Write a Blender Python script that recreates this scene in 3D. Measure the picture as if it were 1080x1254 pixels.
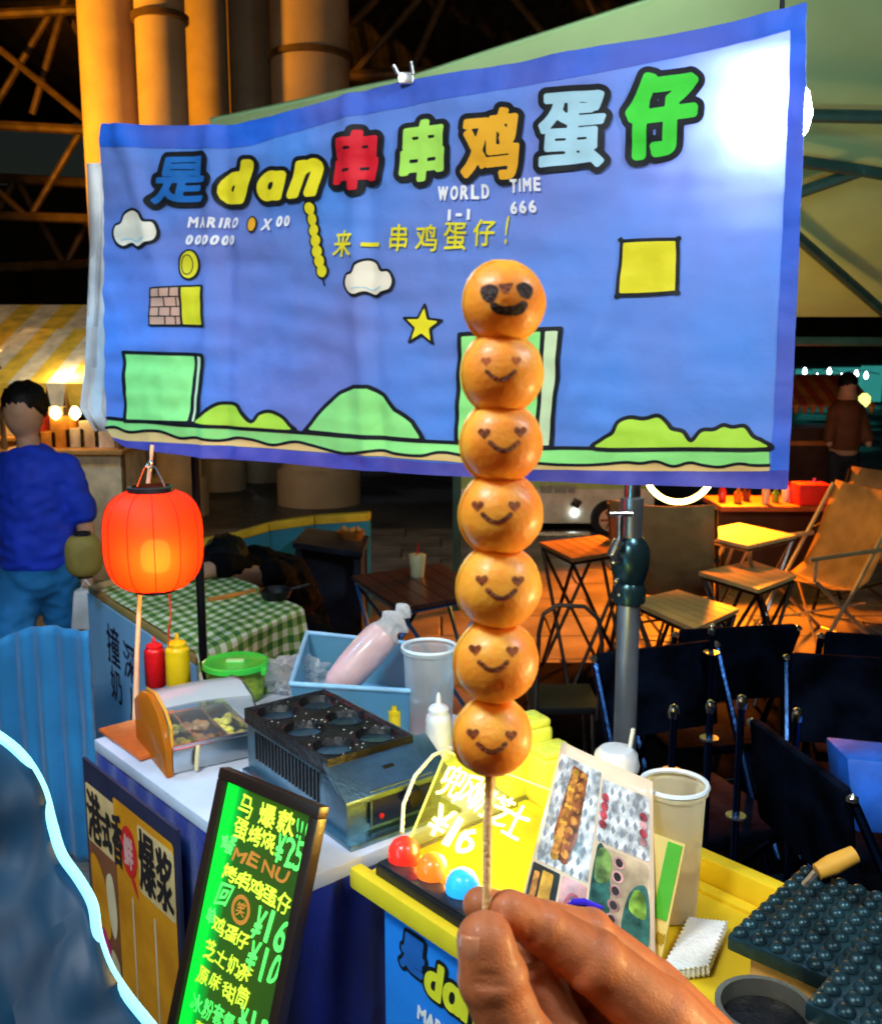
import bpy, bmesh, math, random
import numpy as np
from mathutils import Vector, Matrix, noise as mnoise
random.seed(7)
SC = bpy.context.scene
COL = SC.collection
TMP = bpy.data.scenes.new('workshop')     # empty scene in which text and fused bodies are turned into meshes
def evaluated(o):
    TMP.collection.objects.link(o); dg = TMP.view_layers[0].depsgraph; dg.update(); me = bpy.data.meshes.new_from_object(o.evaluated_get(dg)); TMP.collection.objects.unlink(o); return me
for o in list(bpy.data.objects): bpy.data.objects.remove(o)

# ------------------------------------------------------------------ camera, world, exposure
FP = 1204.0                      # focal length in pixels of the 1080 x 1254 photograph
TH = math.radians(9.3)           # the camera looks down by this much
CT, ST = math.cos(TH), math.sin(TH)
EYE = Vector((0, 0, 1.6))
cd = bpy.data.cameras.new('camera'); cam = bpy.data.objects.new('camera', cd); COL.objects.link(cam)
cam.location = EYE; cam.rotation_euler = (math.pi/2-TH, 0, 0)
cd.sensor_fit = 'VERTICAL'; cd.sensor_height = 24; cd.lens = 24*FP/1254
cd.clip_start = .02; cd.clip_end = 400
cd.dof.use_dof = True; cd.dof.focus_distance = .78; cd.dof.aperture_fstop = cd.lens/1000/.0019
SC.camera = cam

W = bpy.data.worlds.new('World'); SC.world = W; W.use_nodes = True
wn = W.node_tree; sky = wn.nodes.new('ShaderNodeTexSky'); sky.sky_type = 'NISHITA'; sky.sun_disc = False
sky.sun_elevation = math.radians(4); sky.sun_rotation = math.radians(200)
wn.links.new(sky.outputs[0], wn.nodes['Background'].inputs[0]); wn.nodes['Background'].inputs[1].default_value = .004
sd = bpy.data.lights.new('moon', 'SUN'); sd.energy = .03; sd.angle = .01; sd.color = (.7, .8, 1)
so = bpy.data.objects.new('moon', sd); so.rotation_euler = (math.radians(60), 0, math.radians(-160)); COL.objects.link(so)

def lamp(name, kind, loc, energy, color, size=.1, target=None, spot=None, spread=None):
    l = bpy.data.lights.new(name, kind); l.energy = energy; l.color = color
    o = bpy.data.objects.new(name, l); o.location = loc; COL.objects.link(o)
    if kind == 'AREA':
        l.size = size
        if spread: l.spread = math.radians(spread)
    else: l.shadow_soft_size = size
    if spot: l.spot_size = math.radians(spot); l.spot_blend = .6
    if target is not None:
        o.rotation_euler = (Vector(target)-Vector(loc)).to_track_quat('-Z', 'Y').to_euler()
    return o
FRONT_FILLS = [((-.75, .15, 2.75), 33, (.86, .95, 1)), ((1.15, .25, 2.6), 21, (.8, .92, 1))]       # unseen fill lamps added above the camera to light the banner front
lamp('skewer_side_fill', 'AREA', (.50, .42, 1.34), 2.8, (1, .66, .26), .10, (.02, .38, 1.52))  # unseen warm lamp added at the right to brighten skewer and hand
lamp('skewer_front_fill', 'AREA', (-.42, -.10, 1.95), 1.1, (1, .62, .30), .25, (.03, .38, 1.55))  # unseen warm fill added at the front left of the skewer
for i, (p, e, c) in enumerate(FRONT_FILLS): lamp('banner_fill_light', 'AREA', p, e, c, .35, (0.5*i-.2, 2.0, 1.45))
FLOODS_AND_FILLS = [((-5.2, 7.6, 3.2), 1100, (1, .40, .02), (-3.9, 10, 4.2)), ((2.2, 7.6, 1.72), 1100, (1, .20, .004), (1.6, 5.8, 0)), ((1.1, 5.3, 2.1), 300, (1, .22, .005), (1.05, 5.2, 0)), ((-.95, .55, 2.3), 24, (1, .88, .7), (-.5, 1.5, .55)),
          ((-2.2, 5.4, 2.5), 42, (.25, .62, 1), (-1.6, 9, 1.0)), ((-3.8, 4.6, 3.0), 75, (1, .66, .25), (-3.6, 6.8, 1)), ((-1.5, 1.9, 2.3), 44, (.12, .55, 1), (-.95, 2.2, .5)),
          ((1.6, 1.9, 1.2), 42, (.80, 1, .72), (2.3, 5.2, 2.9)), ((.35, 3.1, 2.0), 38, (.95, 1, .9), (.1, 4.4, 3.1)), ((-1.0, 2.0, 2.9), 16, (.9, .95, 1), (-.75, 2.7, .75))]
for p, e, c, t in FLOODS_AND_FILLS: lamp('flood_and_fill_beam', 'SPOT', p, e, c, .12, t, 72 if e >= 300 else 105)  # column and floor floods, plus unseen fill spots added for poster, tent, left panel
SC.view_settings.view_transform = 'Standard'; SC.view_settings.look = 'None'
SC.view_settings.gamma = 1; SC.view_settings.exposure = .3; SC.view_settings.use_curve_mapping = False
SC.render.engine = 'CYCLES'; SC.cycles.use_denoising = True
SC.cycles.max_bounces = 7; SC.cycles.transparent_max_bounces = 12; SC.cycles.sample_clamp_indirect = 4
SC.cycles.caustics_reflective = False; SC.cycles.caustics_refractive = False

# ------------------------------------------------------------------ layout helpers: sight lines met with a depth or a height
def ray(u, v):
    dx = (u-540)/FP; dy = -(v-627)/FP
    return Vector((dx, CT+dy*ST, -ST+dy*CT))
def at(u, v, Y): r = ray(u, v); return EYE+r*(Y/r.y)
def on(u, v, z): r = ray(u, v); return EYE+r*((z-1.6)/r.z)
def hitp(u, v, P, N): r = ray(u, v); return EYE+r*((P-EYE).dot(N)/r.dot(N))

# ------------------------------------------------------------------ materials
MATS = {}
def M(name, col, rough=.5, metal=0, var=.15, vs=8, bump=.1, bs=60, emit=0, ecol=None, trans=0, ior=1.45, sss=0, sssr=.01, coat=0, alpha=1, col2=None, translucent=0, sheen=0, bd=.004, coords='Object', spec=.32):
    if name in MATS: return MATS[name]
    m = bpy.data.materials.new(name); m.use_nodes = True; MATS[name] = m
    nt = m.node_tree; N = nt.nodes; L = nt.links; b = N['Principled BSDF']
    tc = N.new('ShaderNodeTexCoord')
    n1 = N.new('ShaderNodeTexNoise'); n1.inputs['Scale'].default_value = vs; n1.inputs['Detail'].default_value = 4
    L.new(tc.outputs[coords], n1.inputs['Vector'])
    mx = N.new('ShaderNodeMix'); mx.data_type = 'RGBA'
    c2 = col2 if col2 else tuple(max(0, c*(1-var*1.6)) for c in col)
    c1 = col if col2 else tuple(min(1, c*(1+var)) for c in col)
    mx.inputs[6].default_value = (*c1, 1); mx.inputs[7].default_value = (*c2, 1)
    rp = N.new('ShaderNodeMapRange'); rp.inputs[1].default_value = .35; rp.inputs[2].default_value = .65
    L.new(n1.outputs[0], rp.inputs[0]); L.new(rp.outputs[0], mx.inputs[0]); L.new(mx.outputs[2], b.inputs['Base Color'])
    b.inputs['Roughness'].default_value = rough; b.inputs['Metallic'].default_value = metal
    b.inputs['Specular IOR Level'].default_value = spec
    if bump:
        n2 = N.new('ShaderNodeTexNoise'); n2.inputs['Scale'].default_value = bs; n2.inputs['Detail'].default_value = 5
        L.new(tc.outputs[coords], n2.inputs['Vector'])
        bp = N.new('ShaderNodeBump'); bp.inputs['Strength'].default_value = min(1, bump*2); bp.inputs['Distance'].default_value = bd
        L.new(n2.outputs[0], bp.inputs['Height']); L.new(bp.outputs[0], b.inputs['Normal'])
        rr = N.new('ShaderNodeMapRange'); rr.inputs[3].default_value = max(0, rough*.75); rr.inputs[4].default_value = min(1, rough*1.25+.03)
        L.new(n1.outputs[0], rr.inputs[0]); L.new(rr.outputs[0], b.inputs['Roughness'])
    if emit: b.inputs['Emission Color'].default_value = (*(ecol or col), 1); b.inputs['Emission Strength'].default_value = emit
    if trans: b.inputs['Transmission Weight'].default_value = trans; b.inputs['IOR'].default_value = ior
    if sss:
        b.inputs['Subsurface Weight'].default_value = sss; b.inputs['Subsurface Scale'].default_value = sssr
        b.inputs['Subsurface Radius'].default_value = (1, .45, .2)
    if coat: b.inputs['Coat Weight'].default_value = coat; b.inputs['Coat Roughness'].default_value = .12
    if alpha < 1: b.inputs['Alpha'].default_value = alpha
    if sheen: b.inputs['Sheen Weight'].default_value = sheen
    if translucent:
        t = N.new('ShaderNodeBsdfTranslucent'); L.new(mx.outputs[2], t.inputs[0]); s = N.new('ShaderNodeMixShader')
        s.inputs[0].default_value = translucent; L.new(b.outputs[0], s.inputs[1]); L.new(t.outputs[0], s.inputs[2])
        L.new(s.outputs[0], N['Material Output'].inputs[0])
    return m
def thin_plastic(name, col, op=.35, rough=.2, tl=.5):
    """see-through film or thin plastic: part clear, part diffuse and translucent, a glossy face"""
    m = bpy.data.materials.new(name); m.use_nodes = True; MATS[name] = m; nt = m.node_tree; N = nt.nodes; L = nt.links
    b = N['Principled BSDF']; b.inputs['Base Color'].default_value = (*col, 1); b.inputs['Roughness'].default_value = rough
    tr = N.new('ShaderNodeBsdfTransparent'); t = N.new('ShaderNodeBsdfTranslucent'); t.inputs[0].default_value = (*col, 1)
    tr.inputs[0].default_value = (*[min(1, c*.3+.7) for c in col], 1)
    s1 = N.new('ShaderNodeMixShader'); s1.inputs[0].default_value = tl; L.new(b.outputs[0], s1.inputs[1]); L.new(t.outputs[0], s1.inputs[2])
    fr = N.new('ShaderNodeFresnel'); fr.inputs[0].default_value = 1.4
    tc = N.new('ShaderNodeTexCoord'); ns = N.new('ShaderNodeTexNoise'); ns.inputs['Scale'].default_value = 25; L.new(tc.outputs['Object'], ns.inputs['Vector'])
    bp = N.new('ShaderNodeBump'); bp.inputs['Strength'].default_value = .3; bp.inputs['Distance'].default_value = .004; L.new(ns.outputs[0], bp.inputs['Height']); L.new(bp.outputs[0], b.inputs['Normal'])
    ad = N.new('ShaderNodeMath'); ad.operation = 'ADD'; ad.use_clamp = True; ad.inputs[1].default_value = op; L.new(fr.outputs[0], ad.inputs[0])
    s2 = N.new('ShaderNodeMixShader'); L.new(ad.outputs[0], s2.inputs[0]); L.new(tr.outputs[0], s2.inputs[1]); L.new(s1.outputs[0], s2.inputs[2])
    L.new(s2.outputs[0], N['Material Output'].inputs[0]); return m

# ------------------------------------------------------------------ objects
def thing(name, label, cat, loc=(0, 0, 0), rz=0, group=None):
    o = bpy.data.objects.new(name, None); o.empty_display_size = .05; COL.objects.link(o)
    o.location = loc; o.rotation_euler = (0, 0, rz); o['label'] = label; o['category'] = cat
    if group: o['group'] = group
    return o
def tag(o, label, cat, group=None):
    o['label'] = label; o['category'] = cat
    if group: o['group'] = group
    return o
def kind(o, k='structure'): o['kind'] = k; return o
def rootm(o):
    while o.parent: o = o.parent
    return Matrix.LocRotScale(o.location, o.rotation_euler, o.scale)
def link_mesh(name, me, mat, parent=None, smooth=True):
    o = bpy.data.objects.new(name, me); COL.objects.link(o)
    if mat: me.materials.append(mat)
    if parent: o.parent = parent
    if smooth: me.polygons.foreach_set('use_smooth', [True]*len(me.polygons))
    return o
class MB:
    """collects shapes; build() links them as one mesh object. world=True: points are world points; else they are in the thing's own frame"""
    def __init__(s, mtx=None): s.v = []; s.f = []; s.m = mtx
    def add(s, vs, fs):
        b = len(s.v); s.v += [tuple(s.m@Vector(v)) if s.m else tuple(v) for v in vs]; s.f += [tuple(b+i for i in f) for f in fs]; return s
    def box(s, c, d, R=None):
        c = Vector(c); h = Vector(d)/2; R = R or Matrix.Identity(3)
        vs = [c+R@Vector((x*h.x, y*h.y, z*h.z)) for x in (-1, 1) for y in (-1, 1) for z in (-1, 1)]
        return s.add(vs, [(0, 1, 3, 2), (4, 6, 7, 5), (0, 4, 5, 1), (2, 3, 7, 6), (0, 2, 6, 4), (1, 5, 7, 3)])
    def prism(s, base, off):
        n = len(base); off = Vector(off); vs = [Vector(p) for p in base]+[Vector(p)+off for p in base]
        return s.add(vs, [tuple(range(n))[::-1], tuple(range(n, 2*n))]+[(i, (i+1) % n, n+(i+1) % n, n+i) for i in range(n)])
    def tube(s, pts, r, n=8, cap=True):
        pts = [Vector(p) for p in pts]; rs = r if isinstance(r, (list, tuple)) else [r]*len(pts); vs = []; fs = []
        t0 = (pts[1]-pts[0]).normalized(); a = t0.orthogonal().normalized()
        for i, p in enumerate(pts):
            t = (pts[min(i+1, len(pts)-1)]-pts[max(i-1, 0)]).normalized(); a = (a-t*a.dot(t)).normalized(); b = t.cross(a)
            vs += [p+(a*math.cos(2*math.pi*k/n)+b*math.sin(2*math.pi*k/n))*rs[i] for k in range(n)]
        for i in range(len(pts)-1):
            for k in range(n): fs.append((i*n+k, i*n+(k+1) % n, (i+1)*n+(k+1) % n, (i+1)*n+k))
        if cap: fs += [tuple(range(n))[::-1], tuple((len(pts)-1)*n+k for k in range(n))]
        return s.add(vs, fs)
    def lathe(s, prof, c=(0, 0, 0), n=32, R=None, cap=True):
        c = Vector(c); R = R or Matrix.Identity(3); vs = []; fs = []
        for r, z in prof: vs += [c+R@Vector((r*math.cos(2*math.pi*k/n), r*math.sin(2*math.pi*k/n), z)) for k in range(n)]
        for i in range(len(prof)-1):
            for k in range(n): fs.append((i*n+k, i*n+(k+1) % n, (i+1)*n+(k+1) % n, (i+1)*n+k))
        if cap: fs += [tuple(range(n))[::-1], tuple((len(prof)-1)*n+k for k in range(n))]
        return s.add(vs, fs)
    def quad(s, a, b, c, d): return s.add([a, b, c, d], [(0, 1, 2, 3)])
    def build(s, name, mat, parent=None, world=True, bevel=0, seg=2, smooth=None, solid=0):
        vs = s.v
        if parent and world: im = rootm(parent).inverted(); vs = [tuple(im@Vector(v)) for v in vs]
        me = bpy.data.meshes.new(name); me.from_pydata(vs, [], s.f); me.validate(); me.update()
        o = link_mesh(name, me, mat, parent, smooth=False)
        if bevel:
            bm = bmesh.new(); bm.from_mesh(me)
            es = [e for e in bm.edges if len(e.link_faces) == 2 and e.calc_face_angle(0) > .6]
            bmesh.ops.bevel(bm, geom=es, offset=bevel, segments=seg, profile=.6, affect='EDGES', clamp_overlap=True)
            bm.to_mesh(me); bm.free()
        if smooth is None or smooth:
            me.polygons.foreach_set('use_smooth', [True]*len(me.polygons)); me.set_sharp_from_angle(angle=.65)
        return o
def copytree(o, parent=None):
    c = o.copy(); COL.objects.link(c)
    if parent: c.parent = parent
    for ch in list(o.children): copytree(ch, c)
    return c
def blob(name, caps, voxel, mat, parent, smooth=8, world=True, fold=0):
    """one continuous body: tapered limbs and masses fused and smoothed"""
    mb = MB()
    for cp in caps:
        if cp[0] == 'e':                                  # ellipsoid: centre, radii, rotation
            _, c, r, R = cp; c = Vector(c); prof = [(math.sin(math.pi*i/14), -math.cos(math.pi*i/14)) for i in range(15)]
            b = MB(); b.lathe([(max(a, .01), z) for a, z in prof], n=20); mb.add([c+(R or Matrix.Identity(3))@Vector((v[0]*r[0], v[1]*r[1], v[2]*r[2])) for v in b.v], b.f)
        else:
            p, q, r0, r1 = Vector(cp[0]), Vector(cp[1]), cp[2], cp[3]; d = (q-p); L = d.length; R = d.to_track_quat('Z', 'Y').to_matrix()
            prof = [(max(.02*r0, r0*math.sin(math.pi/2*i/6)), -r0*math.cos(math.pi/2*i/6)) for i in range(7)]+[(max(.02*r1, r1*math.cos(math.pi/2*i/6)), L+r1*math.sin(math.pi/2*i/6)) for i in range(7)]
            mb.lathe(prof, p, 18, R)
    o = mb.build(name, mat, parent, world=world)
    rm = o.modifiers.new('r', 'REMESH'); rm.mode = 'VOXEL'; rm.voxel_size = voxel
    sm = o.modifiers.new('s', 'SMOOTH'); sm.factor = .6; sm.iterations = smooth
    pp = o.parent; o.parent = None; me = evaluated(o); o.parent = pp
    o.modifiers.clear(); o.data = me; me.polygons.foreach_set('use_smooth', [True]*len(me.polygons))
    if not me.materials: me.materials.append(mat)
    if fold:                                              # creases of cloth
        nv = len(me.vertices); co = np.empty(nv*3, np.float32); no = np.empty(nv*3, np.float32); me.vertices.foreach_get('co', co); me.vertices.foreach_get('normal', no); co = co.reshape(-1, 3); no = no.reshape(-1, 3)
        d = np.array([abs(mnoise.noise(Vector((float(p[0])*9, float(p[1])*9, float(p[2])*16))))+.5*mnoise.noise(Vector((float(p[0])*21, float(p[1])*21, float(p[2])*30))) for p in co])
        me.vertices.foreach_set('co', (co-no*(d*fold)[:, None]).astype(np.float32).ravel()); me.update()
    return o

# ------------------------------------------------------------------ flat print: signed distance fields cut into meshes
def poly_segs(p): return [(p[i], p[(i+1) % len(p)]) for i in range(len(p))]
def smooth_poly(p, n=6, closed=True):
    q = []; N = len(p)
    for i in range(N if closed else N-1):
        a, b, c, d = (p[(i+k) % N] if closed else p[min(max(i+k, 0), N-1)] for k in (-1, 0, 1, 2))
        for j in range(n):
            t = j/n; q.append(tuple(.5*(2*b[m]+(c[m]-a[m])*t+(2*a[m]-5*b[m]+4*c[m]-d[m])*t*t+(3*b[m]-a[m]-3*c[m]+d[m])*t**3) for m in (0, 1)))
    if not closed: q.append(p[-1])
    return q
_G = {}
def glyph(ch):
    """outline of a character as segments in its own unit box, y up; also width / height"""
    if ch in _G: return _G[ch]
    cu = bpy.data.curves.new('t', 'FONT'); cu.body = ch; cu.resolution_u = 4
    o = bpy.data.objects.new('t', cu); me = evaluated(o)
    cnt = {}
    for p in me.polygons:
        for e in p.edge_keys: cnt[e] = cnt.get(e, 0)+1
    sg = [((me.vertices[a].co.x, me.vertices[a].co.y), (me.vertices[b].co.x, me.vertices[b].co.y)) for (a, b), n in cnt.items() if n == 1]
    bpy.data.objects.remove(o); bpy.data.curves.remove(cu); bpy.data.meshes.remove(me)
    xs = [p[0] for s_ in sg for p in s_] or [0, 1]; ys = [p[1] for s_ in sg for p in s_] or [0, 1]
    x0, x1, y0, y1 = min(xs), max(xs), min(ys), max(ys); w = max(x1-x0, 1e-3); h = max(y1-y0, 1e-3)
    _G[ch] = ([tuple(((p[0]-x0)/w, (p[1]-y0)/h) for p in s_) for s_ in sg], w, h); return _G[ch]
def scrawl(segs, amp, fr_):
    """makes set type look handwritten"""
    k = random.uniform(0, 50)
    w = lambda p: (p[0]+amp*mnoise.noise(Vector((p[0]*fr_, p[1]*fr_, k))), p[1]+amp*mnoise.noise(Vector((p[0]*fr_, p[1]*fr_, k+9))))
    return [(w(a), w(b)) for a, b in segs]
def put(ch, x0, y0, x1, y1, shear=0, dy=0):
    if ch in '1!I': m = (x0+x1)/2; h = (x1-x0)*.17; x0, x1 = m-h, m+h
    """glyph stretched into a box of a y-down sheet; shear leans it, dy tilts its base line"""
    sg, _, _ = glyph(ch); out = []
    for s_ in sg:
        out.append(tuple((x0+p[0]*(x1-x0)+shear*(p[1]-.5)*(y1-y0), y1-p[1]*(y1-y0)+dy*p[0]) for p in s_))
    return out
def word(txt, x0, y0, x1, y1, shear=0, dy=0):
    """a line of Latin text or digits fitted to a box"""
    cu = bpy.data.curves.new('t', 'FONT'); cu.body = txt; cu.resolution_u = 3
    return put(txt, x0, y0, x1, y1, shear, dy)
def sdf(segs, P, signed=True):
    d2 = np.full(len(P), 1e18); par = np.zeros(len(P), bool)
    for (a, b) in segs:
        ax, ay = a; bx, by = b; ex, ey = bx-ax, by-ay; L = ex*ex+ey*ey
        if L < 1e-14: continue
        t = np.clip(((P[:, 0]-ax)*ex+(P[:, 1]-ay)*ey)/L, 0, 1)
        d2 = np.minimum(d2, (P[:, 0]-ax-t*ex)**2+(P[:, 1]-ay-t*ey)**2)
        if signed and ay != by:
            c = ((ay > P[:, 1]) != (by > P[:, 1])) & (P[:, 0] < ex*(P[:, 1]-ay)/(by-ay)+ax); par ^= c
    d = np.sqrt(d2); return np.where(par, -d, d) if signed else d
def ink(name, segs, level, cell, mapf, mat, parent, signed=True, clip=None):
    """region where the distance to the outline is below level, as a fine mesh laid on a surface by mapf"""
    xs = [p[0] for s_ in segs for p in s_]; ys = [p[1] for s_ in segs for p in s_]
    m = max(level, 0)+cell*1.5; gx = np.arange(min(xs)-m, max(xs)+m+cell, cell); gy = np.arange(min(ys)-m, max(ys)+m+cell, cell)
    X, Y = np.meshgrid(gx, gy); P = np.stack([X.ravel(), Y.ravel()], 1); F = (level-sdf(segs, P, signed)).reshape(X.shape)
    if clip is not None: F = np.minimum(F, (-sdf(clip, P)).reshape(X.shape))
    F = np.where(abs(F) < 1e-9, 1e-9, F); vs = []; idx = {}; fs = []
    def V(key, x, y):
        if key not in idx: idx[key] = len(vs); vs.append(tuple(mapf(x, y)))
        return idx[key]
    I = F > 0; act = I[:-1, :-1] | I[1:, :-1] | I[:-1, 1:] | I[1:, 1:]
    for j, i in zip(*np.nonzero(act)):
        c = ((j, i), (j, i+1), (j+1, i+1), (j+1, i)); poly = []
        for k in range(4):
            (j0, i0), (j1, i1) = c[k], c[(k+1) % 4]; f0, f1 = F[j0, i0], F[j1, i1]
            if f0 > 0: poly.append(V((j0, i0), gx[i0], gy[j0]))
            if (f0 > 0) != (f1 > 0):
                t = f0/(f0-f1); key = ('e',)+((j0, i0, j1, i1) if (j0, i0) < (j1, i1) else (j1, i1, j0, i0))
                poly.append(V(key, gx[i0]+t*(gx[i1]-gx[i0]), gy[j0]+t*(gy[j1]-gy[j0])))
        if len(poly) > 2: fs.append(poly)
    me = bpy.data.meshes.new(name)
    if parent is not None:
        im = rootm(parent).inverted(); vs = [tuple(im@Vector(v)) for v in vs]
    me.from_pydata(vs, [], fs); me.update()
    return link_mesh(name, me, mat, parent)
def stroke(pts, closed=False):
    return [(pts[i], pts[i+1]) for i in range(len(pts)-1)]+([(pts[-1], pts[0])] if closed else [])
def sheet(O, ex, ey, off=0):
    """maps sheet coordinates (metres, y down) to the plane through O"""
    ex = Vector(ex).normalized(); ey = Vector(ey).normalized(); n = ex.cross(ey).normalized()
    if n.dot(EYE-O) < 0: n = -n
    O = Vector(O)+n*off
    return lambda x, y: O+ex*x+ey*y
def frame(c, deg): return Matrix.Translation(Vector(c)) @ Matrix.Rotation(math.radians(deg), 4, 'Z')

# ================================================================== SETTING
def ground():
    m = bpy.data.materials.new('wet_asphalt'); m.use_nodes = True; nt = m.node_tree; N = nt.nodes; L = nt.links; b = N['Principled BSDF']
    tc = N.new('ShaderNodeTexCoord'); n1 = N.new('ShaderNodeTexNoise'); n1.inputs['Scale'].default_value = .7; n1.inputs['Detail'].default_value = 6
    n2 = N.new('ShaderNodeTexNoise'); n2.inputs['Scale'].default_value = 90; n2.inputs['Detail'].default_value = 4
    for n in (n1, n2): L.new(tc.outputs['Object'], n.inputs['Vector'])
    r = N.new('ShaderNodeValToRGB'); r.color_ramp.elements[0].color = (.035, .035, .038, 1); r.color_ramp.elements[1].color = (.10, .095, .09, 1)
    r.color_ramp.elements[0].position = .35; r.color_ramp.elements[1].position = .7; L.new(n1.outputs[0], r.inputs[0]); L.new(r.outputs[0], b.inputs['Base Color'])
    q = N.new('ShaderNodeMapRange'); q.inputs[1].default_value = .4; q.inputs[2].default_value = .6; q.inputs[3].default_value = .22; q.inputs[4].default_value = .6
    L.new(n1.outputs[0], q.inputs[0]); L.new(q.outputs[0], b.inputs['Roughness'])
    bp = N.new('ShaderNodeBump'); bp.inputs['Strength'].default_value = .6; bp.inputs['Distance'].default_value = .006; L.new(n2.outputs[0], bp.inputs['Height']); L.new(bp.outputs[0], b.inputs['Normal'])
    o = MB().quad((-120, -60, 0), (120, -60, 0), (120, 180, 0), (-120, 180, 0)).build('ground', m); kind(o)
    # paving slabs round the stalls: proud of the asphalt, each its own piece
    pm = M('dark_paver', (.20, .18, .16), .38, var=.25, vs=3, bump=.2, bs=120); me = None
    for i in range(-4, 11):
        for j in range(0, 15):
            c = (i*.62+(.31 if j % 2 else 0), 2.6+j*.42, .012+random.uniform(-.0015, .0015))
            if me is None:
                s = MB().box((0, 0, 0), (.61, .41, .024)).build('paver', pm, bevel=.006, seg=1); me = s.data
            else: s = bpy.data.objects.new('paver', me); COL.objects.link(s)
            s.location = c; s.parent = o
    return o
GROUND = ground()

conc = M('column_render', (.50, .36, .20), .75, var=.12, vs=2, bump=.25, bs=30)
steel = M('roof_steel', (.13, .075, .025), .5, .2, var=.25, vs=5)
def column(u0, u1, Y, label, ring=None):
    a = at(u0, 500, Y); b = at(u1, 500, Y); r = (b.x-a.x)/2; c = ((a.x+b.x)/2, Y+r, 0)
    t = thing('round_column', label, 'column', c, 0, 'round columns carrying the hall roof')
    MB().lathe([(r, .0), (r, 9)], n=40).build('shaft', conc, t, world=False)
    MB().lathe([(r+.05, 0), (r+.05, .35), (r+.02, .38)], n=40).build('base_collar', conc, t, world=False)
    if ring: MB().lathe([(r+.001, ring-.03), (r+.035, ring-.02), (r+.035, ring+.03), (r+.001, ring+.04)], n=40, cap=False).build('ring_band', steel, t, world=False)
column(112, 177, 9.6, 'round column lit bright orange, leftmost of the cluster', 6.4)
column(180, 238, 9.4, 'round orange-lit column, second from the left end of the cluster', 4.6)
column(236, 288, 11.2, 'brownish column set back between the orange and the dark ones')
column(286, 342, 12.0, 'darkest column of the cluster, half hidden in shade')
column(336, 430, 10.0, 'widest brown column with a dark ring band near its top', at(380, 66, 10.2).z)

def bars(root, name, pairs, r, mat, n=8):
    for p, q in pairs: MB().tube([p, q], r, n).build(name, mat, root)
# roof: corrugated deck on purlins, and trusses of round tube
deckm = M('corrugated_deck', (.11, .085, .05), .6, .3, var=.2, vs=3)
dk = MB(); vs = []; fs = []
for i in range(0, 281):
    x = -14+i*.1; z = (0, .06, .06, 0)[i % 4]
    vs += [(x, 5.5, 6.6+z), (x, 20, 5.9+z)]
for i in range(280): fs.append((i*2, i*2+2, i*2+3, i*2+1))
roof = dk.add(vs, fs).build('hall_roof_deck', deckm, smooth=False); tag(roof, 'dark corrugated metal deck of the hall roof above the trusses', 'roof')
def truss(label, Y, chords, diags, r=.06):
    t = thing('roof_truss', label, 'truss', (0, Y, 5), 0, 'tubular trusses under the hall roof')
    bars(t, 'chord', [(at(*a, Y), at(*b, Y)) for a, b in chords], r, steel); bars(t, 'diagonal', [(at(*a, Y+d), at(*b, Y+d)) for a, b, d in diags], r*.72, steel)
truss('tube truss above the banner beside the widest brown column', 11.5, [((428, 92), (760, 80)), ((420, -60), (860, -60))],
      [((432, 92), (560, -55), 0), ((500, 96), (568, -60), .2), ((430, 30), (520, -60), -.4), ((590, -50), (700, 84), 0), ((640, -60), (770, 40), .5), ((760, 80), (690, -60), .2)])
truss('orange-lit tube truss at the upper left corner beyond the columns', 12.5, [((-60, 150), (120, 160)), ((-60, 20), (130, 10)), ((-60, 262), (118, 268))],
      [((40, 140), (86, -20), 0), ((-20, 155), (60, 20), .3), ((86, 20), (125, 95), .3), ((0, 60), (110, 150), -.3), ((-40, 200), (30, 262), 0), ((40, 262), (100, 160), .2)])
bars_ = thing('roof_truss', 'lower truss with a dark bottom tube behind the left columns', 'truss', (0, 14, 4), 0, 'tubular trusses under the hall roof')
bars(bars_, 'chord', [(at(-60, 330, 14), at(125, 322, 14)), (at(-60, 215, 14), at(125, 225, 14))], .07, steel)
bars(bars_, 'diagonal', [(at(-40, 330, 14), at(20, 218, 14)), (at(20, 218, 14), at(80, 325, 14)), (at(80, 325, 14), at(125, 240, 14))], .05, steel)

# far dark building closing the view
fw = M('far_wall', (.02, .022, .025), .6, var=.3, vs=1)
t = thing('far_building', 'dark building closing the view behind the stalls', 'building', (0, 30, 0))
MB().box((0, 31, 3.2), (90, 2, 6.4)).build('wall', fw, t)
glow = M('lit_window', (.1, .35, .3), .3, emit=.35, ecol=(.05, .5, .45))
warmw = M('lamp_warm', (1, .7, .3), .3, emit=9, ecol=(1, .62, .22))
coolw = M('lamp_cool', (.9, 1, 1), .3, emit=10, ecol=(.8, .95, 1))
for (u0, u1, v0, v1) in ((975, 1012, 452, 492), (1018, 1052, 450, 492), (1056, 1078, 448, 492)):
    a = at(u0, v0, 29.9); b = at(u1, v1, 29.9)
    MB().box(((a.x+b.x)/2, 29.95, (a.z+b.z)/2), (b.x-a.x, .12, a.z-b.z)).build('window', glow, t)
sl = thing('string_light', 'row of small cool white bulbs strung above the far kiosk', 'string lights', at(1020, 458, 12.4))
pts = [at(u, v, 12.4) for u, v in ((968, 452), (985, 455), (1000, 462), (1015, 455), (1030, 462), (1048, 458), (1060, 460), (1076, 463))]
MB().tube([p+Vector((0, 0, .05)) for p in pts], .006, 5).build('cable', M('black_rubber', (.015, .015, .017), .5), sl)
for p in pts[1:-1]: MB().lathe([(.006, .05), (.02, .02), (.028, -.005), (.018, -.03), (.004, -.04)], p, 10).build('bulb', coolw, sl)

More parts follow.
